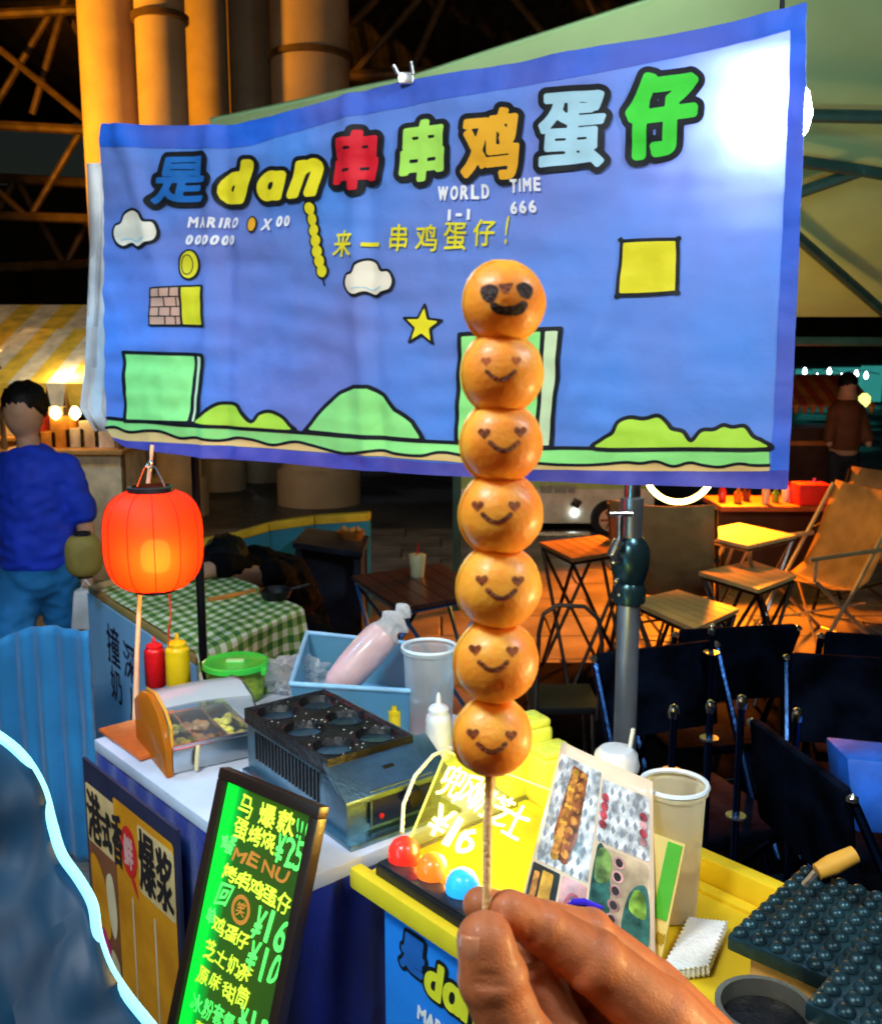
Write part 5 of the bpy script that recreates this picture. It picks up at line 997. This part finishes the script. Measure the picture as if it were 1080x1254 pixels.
def camp_chair(label, x, y, rz, tm, cm, s=1.0, grp='camp chairs in the seating area'):
    t = thing('camp_chair', label, 'chair', (x, y, 0), rz, grp); V_ = lambda a, b, c: (a*s, b*s, c*s)
    for sx in (-.26, .26):
        MB().tube([V_(sx, -.22, .02), V_(sx, .02, .38), V_(sx*.98, .30, .86)], .011*s, 8).build('back_frame', tm, t, world=False); MB().tube([V_(sx*.94, .26, .02), V_(sx*.94, -.22, .44)], .011*s, 8).build('leg', tm, t, world=False)
        MB().tube([V_(sx, -.28, .56), V_(sx, .18, .58)], .014*s, 8).build('armrest', tm, t, world=False); MB().tube([V_(sx, -.24, .44), V_(sx, -.24, .56)], .009*s, 8).build('arm_post', tm, t, world=False)
    for y0, z0 in ((-.22, .02), (.26, .02)): MB().tube([V_(-.26, y0, z0), V_(.26, y0, z0)], .009*s, 8).build('stretcher', tm, t, world=False)
    MB().tube([V_(-.26, -.2, .1), V_(.26, .1, .3)], .007*s, 6).build('brace', tm, t, world=False); MB().tube([V_(.26, -.2, .1), V_(-.26, .1, .3)], .007*s, 6).build('brace', tm, t, world=False)
    vs = []; n = 8
    P = [(-.24, .43), (-.1, .385), (.04, .37), (.12, .42), (.2, .58), (.26, .74), (.31, .88)]
    for y0, z0 in P:
        for k in range(n+1): vs.append(V_(-.25+.5*k/n, y0+.02*math.sin(math.pi*k/n), z0-.02*math.sin(math.pi*k/n)))
    o = MB().add(vs, [(j*(n+1)+k, j*(n+1)+k+1, (j+1)*(n+1)+k+1, (j+1)*(n+1)+k) for j in range(len(P)-1) for k in range(n)]).build('canvas_seat', cm, t, world=False); o.modifiers.new('s', 'SOLIDIFY').thickness = .004
    return t
tan_ = M('tan_canvas', (.26, .15, .06), .8, bump=.3); tubet = M('tan_tube', (.45, .35, .22), .4, .4)
p = on(985, 745, 0.05); camp_chair('tan canvas deck chair facing left at the right of the camp tables', at(1000, 700, 5.2).x, 5.2, math.radians(-70), tubet, tan_)
camp_chair('brown canvas chair seen from behind under the ring light', at(818, 640, 5.0).x, 5.0, math.radians(160), tubed, M('brown_canvas', (.30, .18, .07), .8)); camp_chair('shadowed canvas chair at the far right edge', at(1066, 700, 5.8).x, 5.8, math.radians(-40), tubed, tan_)
# ring light
rc = at(832, 573, 5.3); rlr = 41*(rc-EYE).length/FP; t = thing('ring_light', 'glowing ring light whose lower arc shows under the banner', 'lamp', (rc.x, rc.y, 0))
MB().tube([rc+Vector((rlr*math.cos(a*.1309), 0, rlr*math.sin(a*.1309))) for a in range(49)], .015, 10, False).build('ring', M('ring_glow', (1, .8, .4), .3, emit=9, ecol=(1, .72, .22)), t); MB().tube([rc-UZ*rlr, (rc.x, rc.y+.02, .5), (rc.x, rc.y+.02, .0)], .010, 8).build('stand', tubed, t)
for a in (0, 2.1, 4.2): MB().tube([(rc.x, rc.y, .35), (rc.x+.35*math.cos(a), rc.y+.35*math.sin(a), .01)], .008, 6).build('leg', tubed, t)
lamp('ring_glow', 'POINT', rc-Vector((0, .12, .0)), 26, (1, .48, .06), .12)
# small green van
vc = at(700, 625, 8.4); vx0, vx1 = at(560, 625, 8.4).x, at(800, 625, 8.4).x; vt = thing('food_van', 'little pale green vintage van parked behind the seating area', 'van', ((vx0+vx1)/2, 8.9, 0))
grn = M('van_green', (.38, .55, .18), .3, coat=.5, var=.08); prof = [(vx0, .12), (vx0-.02, .45), (vx0+.05, .78), (vx0+.22, 1.18), (vx0+.4, 1.30), (vx1-.1, 1.30), (vx1, 1.18), (vx1+.02, .5), (vx1, .12)]
MB().prism([(x, 8.45, z) for x, z in prof], (0, .85, 0)).build('body', grn, vt, bevel=.05, seg=4)
MB().prism([(vx0-.01, 8.443, .12), (vx0-.01, 8.443, .42), (vx1+.01, 8.443, .42), (vx1+.01, 8.443, .12)], (0, -.006, 0)).build('lower_panel', M('van_cream', (.70, .68, .55), .35, coat=.4), vt)
def wheel(u):
    x = at(u, 635, 8.42).x
    w = MB().tube([(x, 8.36, .16), (x, 8.5, .16)], .165, 28).build('wheel', M('tyre', (.012,)*3, .7), vt, bevel=.02); MB().tube([(x, 8.35, .16), (x, 8.40, .16)], .10, 24).build('rim', chrome, w)
    for k in range(6): a = k*1.047; MB().tube([(x+.03*math.cos(a), 8.345, .16+.03*math.sin(a)), (x+.09*math.cos(a), 8.345, .16+.09*math.sin(a))], .009, 5).build('spoke', M('rust_red', (.25, .05, .02), .5), w)
wheel(746); wheel(590)
for u0, u1 in ((662, 676), (679, 693), (696, 704)): a, b = at(u0, 594, 8.43), at(u1, 604, 8.43); MB().box(((a.x+b.x)/2, 8.435, (a.z+b.z)/2), (b.x-a.x, .012, a.z-b.z)).build('side_window', M('van_glass', (.35, .38, .33), .1), vt, bevel=.003)
a = at(706, 617, 8.4); MB().box((a.x, 8.43, a.z), (.075, .03, .075), Matrix.Rotation(.5, 3, 'Y')).build('fuel_hatch', blkp, vt, bevel=.008); MB().lathe([(.03, 0), (.02, .01), (.002, .014)], at(704, 628, 8.42), 16, Matrix.Rotation(math.pi/2, 3, 'X')).build('side_light', coolw, vt)
MB().tube([at(640, 655, 8.38), at(722, 655, 8.38)], .03, 8).build('bumper', chrome, vt)
# orange kiosk far right with scalloped awning, and counter with bottles
kx = at(1025, 530, 9.0); kt = thing('orange_kiosk', 'orange lit kiosk with a striped scalloped awning at the far right', 'kiosk', (kx.x, 9, 0)); z0, z1 = at(1000, 543, 9).z, at(1000, 478, 9).z
ok_ = M('kiosk_orange', (.55, .15, .03), .5); okd = M('kiosk_dark', (.06, .02, .01), .6); xs0, xs1 = at(968, 500, 9).x, at(1046, 500, 9).x
MB().box(((xs0+xs1)/2, 9.3, .45), (xs1-xs0, .5, .9)).build('counter', okd, kt); MB().box(((xs0+xs1)/2, 9.3, z0), (xs1-xs0+.1, .6, .04)).build('counter_top', ok_, kt)
for x in (xs0, xs1): MB().tube([(x, 9.05, 0), (x, 9.05, z1)], .03, 8).build('post', ok_, kt)
for k in range(11):
    xa = xs0-.1+(xs1-xs0+.25)*k/11; xb = xa+(xs1-xs0+.25)/11; MB().prism([(xa, 8.9, z1-.14), (xb-.01, 8.9, z1-.14), (xb-.01, 9.5, z1+.12), (xa, 9.5, z1+.12)], (0, 0, .015)).build('awning_strip', ok_ if k % 2 else M('kiosk_red', (.45, .05, .02), .6), kt); MB().lathe([(.001, -.07), (.02, -.05), (.028, 0)], ((xa+xb)/2, 8.9, z1-.14), 8).build('fringe', ok_, kt)
MB().lathe([(.02, -.06), (.05, -.02), (.05, .03), (.02, .06)], at(1058, 490, 8.8), 14).build('hanging_lamp', M('kiosk_lamp', (.8, 1, .3), .3, emit=1.6, ecol=(.7, .8, .2)), kt)
gx = at(1035, 520, 8.6); P3 = thing('person', 'dim orange-lit person standing at the far right kiosk', 'person', (gx.x, 8.6, 0)); G_ = lambda x, y, z: Vector((gx.x+x, 8.6+y, z))
blob('body', [('e', G_(0, 0, 1.30), (.07, .08, .1), None), (G_(0, 0, 1.22), G_(0, 0, .75), .08, .12), (G_(-.13, 0, 1.08), G_(-.17, -.1, .8), .04, .03), (G_(.13, 0, 1.08), G_(.17, -.1, .8), .04, .03), (G_(-.06, 0, .75), G_(-.08, 0, .05), .07, .04), (G_(.06, 0, .75), G_(.08, 0, .05), .07, .04)], .015, skinp, P3, 5)
blob('coat', [(G_(0, 0, 1.08), G_(0, 0, .82), .135, .14), (G_(-.10, 0, 1.09), G_(-.17, -.08, .85), .065, .05), (G_(.10, 0, 1.09), G_(.17, -.08, .85), .065, .05)], .015, M('coat_brown', (.14, .045, .015), .7), P3, 5); blob('trousers', [(G_(0, 0, .80), G_(0, 0, .70), .11, .11), (G_(-.06, 0, .70), G_(-.08, 0, .12), .08, .06), (G_(.06, 0, .70), G_(.08, 0, .12), .08, .06)], .015, M('trousers_dark', (.02, .02, .03), .8), P3, 4); cloud_mesh('hair', G_(0, .01, 1.34), (.08, .09, .08), hairm, P3, 4, .1, 6, 14)
bc_ = thing('serving_table', 'orange-lit serving table crowded with small bottles beyond the camp tables', 'table', (at(930, 620, 6.6).x, 6.6, 0)); zA = at(930, 617, 6.6).z; x0, x1 = at(878, 617, 6.6).x, at(1040, 617, 6.6).x
MB().box(((x0+x1)/2, 6.75, zA-.02), (x1-x0, .5, .035)).build('tabletop', M('serving_red', (.45, .10, .03), .5), bc_, bevel=.004); MB().box(((x0+x1)/2, 6.85, (zA-.04)/2), (x1-x0-.1, .3, zA-.05)).build('base', okd, bc_)
for k in range(8):
    x = x0+.07+k*(x1-x0-.2)/8; h = random.uniform(.09, .2); c = M('bottle_%d' % k, ((.6, .03, .02), (.65, .28, .03), (.08, .03, .02), (.8, .6, .4), (.1, .35, .05), (.8, .8, .7), (.8, .65, .03), (.25, .04, .3))[k], .25, coat=.4); b = thing('small_bottle', ('red', 'amber', 'dark brown', 'pale tan', 'green', 'white', 'yellow', 'purple')[k]+' little bottle in the row on the far serving table', 'bottle', (x, 6.6+random.uniform(0, .2), zA-.002), 0, 'little bottles on the serving table')
    MB().lathe([(.026, 0), (.028, h*.6), (.012, h*.78), (.012, h)], n=12).build('glass', c, b, world=False)
rb = at(1000, 607, 6.5); o = MB().box((rb.x, 6.62, zA+.07), (.22, .18, .14)).build('red_box', M('box_red', (.85, .03, .02), .4), bevel=.01); tag(o, 'bright red box at the right end of the serving table', 'box')
# tubular chair right of the skewer
tcx = at(697, 760, 3.3); th_ = thing('tube_chair', 'small chair with a rounded steel hoop back behind the skewer', 'chair', (tcx.x, 3.4, 0)); zt = at(697, 741, 3.3).z; w_ = .105
MB().tube([Vector((tcx.x-w_, 3.35, .30)), Vector((tcx.x-w_, 3.3, zt-.10)), Vector((tcx.x-w_*.85, 3.3, zt-.03)), Vector((tcx.x-w_*.4, 3.3, zt)), Vector((tcx.x+w_*.5, 3.3, zt-.005)), Vector((tcx.x+w_*.95, 3.3, zt-.05)), Vector((tcx.x+w_*1.1, 3.3, zt-.14)), Vector((tcx.x+w_*1.1, 3.35, .30))], .008, 8).build('hoop_back', tubes, th_)
MB().box((tcx.x, 3.48, .33), (.25, .26, .03)).build('seat', blkp, th_, bevel=.01)
for sx in (-.1, .1):
    for sy in (3.37, 3.6): MB().tube([(tcx.x+sx, sy, .33), (tcx.x+sx*1.15, sy, 0)], .008, 8).build('leg', tubes, th_)
# black folding chairs packed beside the stall
dseat = M('black_vinyl', (.002, .004, .010), .85, var=.5, vs=10, bump=.3, spec=.02); cht = M('blue_chrome', (.03, .09, .26), .22, 1)
def bchair(label, x, y, rz, tilt=0):
    t = thing('folding_chair', label, 'chair', (x, y, 0), rz, 'black folding chairs packed beside the stall'); t.scale = (.92, .92, .92)
    MB().box((0, 0, .44), (.40, .38, .035)).build('seat', dseat, t, world=False, bevel=.012); MB().box((0, .20, .74), (.40, .025, .26), Matrix.Rotation(-.15, 3, 'X')).build('backrest', dseat, t, world=False, bevel=.012)
    for sx in (-.21, .21): MB().tube([(sx, -.22, .0), (sx, .0, .42), (sx, .21, .84)], .011, 8).build('leg', cht, t, world=False); MB().tube([(sx*.93, .24, 0), (sx*.93, -.16, .43)], .011, 8).build('leg', cht, t, world=False); MB().lathe([(.001, .016), (.012, .008), (.013, 0)], (sx, .215, .848), 10).build('tube_cap', chrome, t, world=False)
    MB().tube([(-.2, -.12, .18), (.2, -.12, .18)], .007, 6).build('stretcher', cht, t, world=False)
for k, (x, y, rz, l) in enumerate(((.66, 2.42, 20, 'black folding chair nearest the chrome pole'), (1.08, 2.32, -12, 'black folding chair second from the chrome pole in the front row'), (1.40, 1.98, 28, 'black folding chair near the black moulding irons at the right'), (.84, 3.0, 190, 'black folding chair in the back row behind the chrome pole'), (1.34, 2.9, 165, 'black folding chair in the middle of the back row'), (1.85, 2.75, 150, 'black folding chair at the right end of the back row'), (.92, 1.93, 100, 'black folding chair turned sideways just beyond the yellow counter'))): bchair(l, x, y, math.radians(rz))
for k, (u, v0, v1, Y) in enumerate(((825, 868, 945, 2.0), (870, 862, 905, 2.2), (908, 856, 1000, 2.0), (976, 872, 975, 2.05), (872, 768, 800, 2.6))):
    a, b = at(u, v0, Y), at(u, v1, Y); t = thing('barrier_post', ['short slim steel post right of the lidded cup', 'thin post with a bright tip between two taller posts', 'tallest slim steel post in the dark beside the stall', 'slim blue-lit post at the right of the dark area', 'far dark post tip against the orange floor'][k], 'post', (a.x, a.y, 0), 0, 'slim posts in the dark beside the stall')
    MB().tube([(a.x, a.y, 0), (a.x, a.y, a.z)], .008, 10).build('tube', cht, t); MB().lathe([(.011, -.02), (.013, -.004), (.009, .006), (.002, .010)], a, 12).build('cap', M('bright_cap', (.9, .92, .95), .12, 1), t); MB().lathe([(.022, 0), (.022, .004)], (a.x, a.y, b.z), 14).build('collar', chrome, t)
bt_ = at(1052, 970, 1.9); o = MB().prism([at(1036, 928, 1.95), at(1130, 938, 1.9), at(1130, 1025, 1.85), at(1046, 1020, 1.9)], (0, .12, 0)).build('blue_box', M('blue_pack', (.01, .10, .50), .5, var=.4, vs=9), bevel=.01); tag(o, 'bright blue pack at the right edge above the black moulding irons', 'pack')

# black sheet added to put shade on the floor under the chairs beside the stall
o = MB().box((2.15, 3.25, .034), (3.9, 3.1, .014)).build('floor_shade_sheet', M('floor_shade_black', (.003, .003, .004), .9, var=.3, bump=.3, bs=60, spec=.02), bevel=.004); kind(o)

# ================================================================== MOULD IRONS, LOWER RIGHT
mz = .93; m0, m1, m2 = on(890, 1142, mz), on(1060, 1215, mz), on(1000, 1048, mz); mu = (m1-m0); mw = .175; mu.normalize(); mv = Vector((-mu.y, mu.x, 0)); 
teal = M('teal_iron', (.02, .055, .07), .32, .5, var=.4, vs=20, bump=.2)
def mould(label, O, bx, by, w, h, nx, ny):
    t = thing('moulding_iron', label, 'waffle iron', O+bx*w/2+by*h/2-UZ*.08, 0, 'black moulding irons at the lower right'); cx, cy = w/nx, h/ny
    MB().prism([O-UZ*.022, O+bx*w-UZ*.022, O+bx*w+by*h-UZ*.022, O+by*h-UZ*.022], (0, 0, .02)).build('plate', teal, t, bevel=.004)
    for i in range(nx):
        for j in range(ny): MB().lathe([(min(cx, cy)*.42, -.001), (min(cx, cy)*.36, .003), (min(cx, cy)*.22, .0055), (.0006, .0066)], O+bx*cx*(i+.5)+by*cy*(j+.5), 10, cap=False).build('knob_cup', teal, t)
    MB().prism([O-UZ*.08+bx*.02+by*.02, O-UZ*.08+bx*(w-.02)+by*.02, O-UZ*.08+bx*(w-.02)+by*(h-.02), O-UZ*.08+bx*.02+by*(h-.02)], (0, 0, .056)).build('heater_box', M('heater_tan', (.50, .26, .08), .5, var=.3), t, bevel=.004); return t
A_ = mould('black iron with rows of small rounded cups and a wooden handle at the lower right', m0, mu, mv, .20, .21, 9, 9)
q0, q1, q2 = on(985, 1085, .925), on(1000, 1068, .945), on(1046, 1046, .965); MB().tube([q0, q1], .006, 8).build('handle_rod', chrome, A_); MB().tube([q1, q1.lerp(q2, .4), q2], [.010, .013, .011], 14).build('wooden_handle', M('handle_wood', (.80, .40, .05), .5), A_)
mould('lower black iron in the bottom right corner beside the larger one', on(985, 1225, .95)-UZ*.0, mu, mv, .17, .17, 7, 7)
pt_ = on(935, 1262, .90); o = thing('steel_pot', 'dark steel pot with a pale rim at the bottom right', 'pot', (pt_.x, pt_.y, .85)); MB().lathe([(.040, 0), (.046, .005), (.048, .07), (.051, .073), (.051, .077), (.045, .077), (.043, .01)], (pt_.x, pt_.y, .852), 32).build('body', M('pot_grey', (.28, .27, .22), .3, .7), o); MB().lathe([(.042, .0), (.043, .055), (.001, .056)], (pt_.x, pt_.y, .855), 28).build('dark_contents', iron, o)

# ================================================================== WAFFLE-BALL SKEWER
Ys = .38
def wafm():
    m = bpy.data.materials.new('baked_waffle'); m.use_nodes = True; nt = m.node_tree; N = nt.nodes; L = nt.links; b = N['Principled BSDF']
    tc = N.new('ShaderNodeTexCoord'); n1 = N.new('ShaderNodeTexNoise'); n1.inputs['Scale'].default_value = 38; n1.inputs['Detail'].default_value = 5; L.new(tc.outputs['Object'], n1.inputs['Vector'])
    r = N.new('ShaderNodeValToRGB'); e = r.color_ramp.elements; e[0].position = .30; e[0].color = (.82, .22, .012, 1); e[1].position = .66; e[1].color = (1, .47, .045, 1); L.new(n1.outputs[0], r.inputs[0])
    n2 = N.new('ShaderNodeTexNoise'); n2.inputs['Scale'].default_value = 700; n2.inputs['Detail'].default_value = 3; L.new(tc.outputs['Object'], n2.inputs['Vector']); n3 = N.new('ShaderNodeTexVoronoi'); n3.inputs['Scale'].default_value = 420; L.new(tc.outputs['Object'], n3.inputs['Vector'])
    ad = N.new('ShaderNodeMath'); L.new(n2.outputs[0], ad.inputs[0]); L.new(n3.outputs[0], ad.inputs[1]); bp = N.new('ShaderNodeBump'); bp.inputs['Strength'].default_value = .22; bp.inputs['Distance'].default_value = .0007; L.new(ad.outputs[0], bp.inputs['Height']); L.new(bp.outputs[0], b.inputs['Normal'])
    L.new(r.outputs[0], b.inputs['Base Color']); b.inputs['Roughness'].default_value = .50; b.inputs['Subsurface Weight'].default_value = .6; b.inputs['Subsurface Scale'].default_value = .010; b.inputs['Subsurface Radius'].default_value = (1, .4, .1); b.inputs['Coat Weight'].default_value = .14; b.inputs['Coat Roughness'].default_value = .22; return m
waf = wafm(); burn = M('browned_mark', (.22, .045, .006), .5, var=.3, vs=300, bump=.3, bs=800); burnd = M('burnt_mark', (.022, .006, .003), .45, var=.3, vs=300, bump=.2, bs=800)
balls = [(617, 371, 51.5), (615, 457, 51.5), (613.5, 542, 51.5), (613, 629, 52.5), (610.5, 718, 53), (607, 809, 53), (603, 901, 49.5)]
skw = thing('waffle_skewer', 'stick of seven golden smiling waffle balls held up by the hand', 'food skewer', at(596, 1120, Ys))
BC = []
for k, (u, v, r) in enumerate(balls):
    c = at(u, v, Ys); R_ = r*(c-EYE).length*math.cos(math.atan(math.hypot(u-540, v-627)/FP))/FP*.985; BC.append((c, R_))
for k, (c, R_) in enumerate(BC):
    axd = ((BC[k-1][0]-c) if k else (c-BC[1][0])).normalized(); Rt = axd.to_track_quat('Z', 'Y').to_matrix(); vs = []; fs = []; NS = 48
    for i in range(NS+1):
        for j in range(NS*2):
            th, ph = math.pi*i/NS, math.pi*j/NS; d = Vector((math.sin(th)*math.cos(ph), math.sin(th)*math.sin(ph), math.cos(th))); q = 1+.028*mnoise.noise(d*2+Vector((k*5, 0, 0)))+.007*mnoise.noise(d*9+Vector((0, k, 0)))
            vs.append(c+Rt@(d*R_*q))
    for i in range(NS):
        for j in range(NS*2): fs.append((i*NS*2+j, (i+1)*NS*2+j, (i+1)*NS*2+(j+1) % (NS*2), i*NS*2+(j+1) % (NS*2)))
    ball = MB().add(vs, fs).build('waffle_ball', waf, skw)
    # pressed seam round the side, left by the two halves of the iron
    sv = Vector((1, .25, 0)).normalized(); n_ = 60; pts = []
    nrm = Vector((-.42, .9, 0)).normalized(); a1 = axd-nrm*axd.dot(nrm); a1.normalize(); a2 = nrm.cross(a1)
    MB().tube([c+nrm*R_*.20+(a1*math.cos(2*math.pi*i/n_)+a2*math.sin(2*math.pi*i/n_))*R_*.982*(1+.004*math.sin(i*2.3)) for i in range(n_+1)], .0009, 6, False).build('seam', waf, ball)
    def onball(x, y, off=.00012, c=c, R_=R_):
        r = ray(x, y); o = EYE-c; b_ = r.normalized(); B_ = o.dot(b_); D = B_*B_-(o.dot(o)-(R_*1.0)**2)
        p = EYE+b_*(-B_-math.sqrt(max(D, 0))); n = (p-c).normalized(); q = 1+.028*mnoise.noise((Rt.transposed()@n)*2+Vector((k*5, 0, 0)))+.007*mnoise.noise((Rt.transposed()@n)*9+Vector((0, k, 0)))
        return c+n*(R_*q+off)
    eyes = [((604, 364), (638, 362)), ((595, 442), (632, 441)), ((593, 530), (637, 528)), ((585, 619), (630, 619)), ((590, 710), (634, 711)), ((582, 795), (627, 797)), ((579, 898), (626, 900))][k]
    mouth = [(623, 374), (613, 461), (617, 548), (608, 636), (614, 729), (604, 817), (602, 917)][k]
    m_ = burnd if k == 0 else burn
    if k == 0:
        ink('eye_mark', poly_segs(smooth_poly([(588, 354), (598, 348), (610, 352), (608, 363), (601, 371), (591, 366)], 4)), 0, .9, onball, m_, ball); ink('eye_mark', poly_segs(smooth_poly([(632, 350), (643, 346), (652, 354), (648, 366), (638, 363)], 4)), 0, .9, onball, m_, ball)
        ink('nose_mark', poly_segs([(610, 349), (628, 347), (621, 359), (616, 358)]), .6, .9, onball, burn, ball)
        ink('mouth_mark', poly_segs(smooth_poly([(600, 373), (606, 370), (613, 374), (622, 375), (632, 373), (640, 368), (646, 372), (642, 381), (633, 386), (618, 386), (605, 382)], 4)), 0, .9, onball, m_, ball)
    else:
        s_ = 1.0 if k > 1 else .8
        for (ex, ey) in eyes: 
            hrt = [(ex+s_*8.2*(16*math.sin(t)**3)/17, ey-s_*8.4*(13*math.cos(t)-5*math.cos(2*t)-2*math.cos(3*t)-math.cos(4*t))/17+.5) for t in [i*.2094 for i in range(30)]]
            ink('eye_mark', poly_segs(hrt), 0, .9, onball, m_ if k > 1 else M('faint_mark', (.45, .10, .012), .5), ball)
        mx_, my_ = mouth; pts = smooth_poly([(mx_-17, my_-6), (mx_-9, my_+1), (mx_, my_+4), (mx_+9, my_+1), (mx_+17, my_-6)], 4, False); ink('mouth_mark', stroke(pts), 3.0 if k > 1 else 2.6, .9, onball, m_, ball, signed=False)
woods = M('stick_bamboo', (.97, .66, .30), .55, var=.06, vs=200, bump=.2, bs=500)
sk0, sk1 = at(595.5, 1150, Ys), BC[0][0]; MB().tube([sk0, at(597, 1000, Ys), BC[6][0], BC[3][0], sk1], .0019, 14).build('stick', woods, skw)

# ================================================================== THE HAND
Hh = thing('person', 'hand of the photographer pinching the skewer stick from the lower right', 'person', at(760, 1300, .42))
h = lambda u, v, y: at(u, v, y)
caps = [ # thumb in front of the stick
 (h(594, 1152, .362), h(603, 1200, .360), .0118, .0138), (h(603, 1200, .360), h(628, 1262, .358), .0136, .0138), (h(628, 1262, .358), h(680, 1350, .356), .0142, .019), (h(680, 1350, .356), h(780, 1470, .37), .021, .028),
 # index finger
 (h(623, 1115, .380), h(662, 1135, .386), .0088, .0108), (h(662, 1135, .386), h(728, 1178, .387), .0110, .0132), (h(728, 1178, .387), h(808, 1246, .388), .0136, .0165), (h(808, 1246, .388), h(890, 1350, .39), .0178, .024),
 # middle finger behind, its tip showing left of the stick
 (h(588, 1108, .398), h(640, 1122, .412), .0080, .0092), (h(640, 1122, .412), h(722, 1142, .424), .0094, .0104), (h(722, 1142, .424), h(800, 1205, .430), .0104, .0122), (h(800, 1205, .43), h(905, 1330, .42), .0128, .02),
 # ring and little finger curled into the palm
 (h(830, 1270, .42), h(715, 1205, .412), .014, .0105), (h(715, 1205, .412), h(662, 1222, .398), .0105, .0092), (h(662, 1222, .398), h(660, 1262, .388), .0092, .0082),
 (h(850, 1320, .41), h(735, 1270, .405), .014, .0105), (h(735, 1270, .405), h(682, 1278, .392), .0105, .009), (h(682, 1278, .392), h(680, 1310, .384), .009, .008),
 (h(650, 1158, .398), h(668, 1222, .394), .0088, .0115), (h(655, 1215, .385), h(690, 1300, .380), .0125, .018),
 ('e', h(728, 1178, .386), (.0146, .0142, .0142), None), ('e', h(662, 1135, .385), (.0118, .0114, .0114), None), ('e', h(604, 1199, .360), (.0148, .0143, .0143), None), ('e', h(722, 1141, .424), (.0115, .0112, .0112), None),
 # palm and wrist
 (h(815, 1300, .395), h(900, 1440, .38), .025, .030), (h(740, 1330, .392), h(860, 1480, .38), .022, .030), (h(880, 1440, .375), h(1040, 1700, .30), .030, .032),
]
CREASES = [(h(697, 1128, .368), h(716, 1196, .366), .0011, .0019), (h(704, 1126, .368), h(722, 1194, .366), .0009, .0017), (h(711, 1130, .368), h(729, 1196, .366), .0008, .0016), (h(648, 1106, .372), h(652, 1150, .372), .0008, .0016), (h(576, 1196, .348), h(640, 1200, .346), .0011, .0019), (h(578, 1206, .348), h(642, 1210, .346), .0009, .0017), (h(590, 1262, .345), h(660, 1268, .34), .0010, .0018)]
hand = blob('hand', caps, .0011, skin, Hh, 9)
me = hand.data; nv = len(me.vertices); co = np.empty(nv*3, np.float32); no = np.empty(nv*3, np.float32); me.vertices.foreach_get('co', co); me.vertices.foreach_get('normal', no); co = co.reshape(-1, 3); no = no.reshape(-1, 3)
d_ = np.array([mnoise.noise(Vector(map(float, p))*70)*.00022+mnoise.noise(Vector(map(float, p))*190)*.00006 for p in co])
im = np.array(rootm(Hh).inverted())
for (a, b, dep, wd) in CREASES:                                  # knuckle and joint creases pressed into the skin
    a0 = im[:3, :3]@np.array(a)+im[:3, 3]; b0 = im[:3, :3]@np.array(b)+im[:3, 3]; dd_ = b0-a0; t_ = np.clip(((co-a0)@dd_)/(dd_@dd_), 0, 1); q = np.linalg.norm(co-a0-t_[:, None]*dd_, axis=1); d_ -= dep*np.exp(-(q/wd)**2)
co = co+no*d_[:, None]; me.vertices.foreach_set('co', co.astype(np.float32).ravel()); me.update()
nm = M('finger_nail', (.50, .20, .10), .3, coat=.3, var=.05, bump=.03)
def nail(c, axis, side, out, L_, w_, nme='nail'):
    vs = []; fs = []
    for i in range(11):
        for j in range(11):
            a = (i/10-.5)*2; b = (j/10-.5)*2; ww = w_*(1-.18*max(0, a)**2); rnd_ = math.sqrt(max(0, 1-.35*b*b)) if a > 0 else 1
            vs.append(c+axis*(a*L_*rnd_)+side*(b*ww)+out*(-.0030*b*b-.0012*a*a))
    for i in range(10):
        for j in range(10): k = i*11+j; fs.append((k, k+1, k+12, k+11))
    o = MB().add(vs, fs).build(nme, nm, Hh); o.modifiers.new('s', 'SOLIDIFY').thickness = .0006
tc_ = h(594, 1152, .362); ax_ = (tc_-h(603, 1200, .360)).normalized(); toeye = (EYE-tc_).normalized(); outv = (toeye+Vector((-1, 0, 0))*.75); outv -= ax_*outv.dot(ax_); outv.normalize(); nail(tc_+outv*.0121+ax_*.0008, ax_, ax_.cross(outv).normalized(), outv, .0066, .0062)

# a blue hair-tie loop showing just above the index knuckle
o = MB().tube([at(692, 1112, .50), at(702, 1105, .50), at(715, 1105, .50), at(727, 1110, .50), at(737, 1112, .50)], [.0008, .0020, .0024, .0022, .0014], 8).build('blue_clip', M('deep_blue_plastic', (.03, .02, .55), .3)); tag(o, 'small deep blue clip peeking above the index finger in front of the photo card', 'clip')
print('tris', sum(len(o.data.polygons) for o in bpy.data.objects if o.type == 'MESH'), 'objects', len(bpy.data.objects))

bpy.data.scenes.remove(TMP)
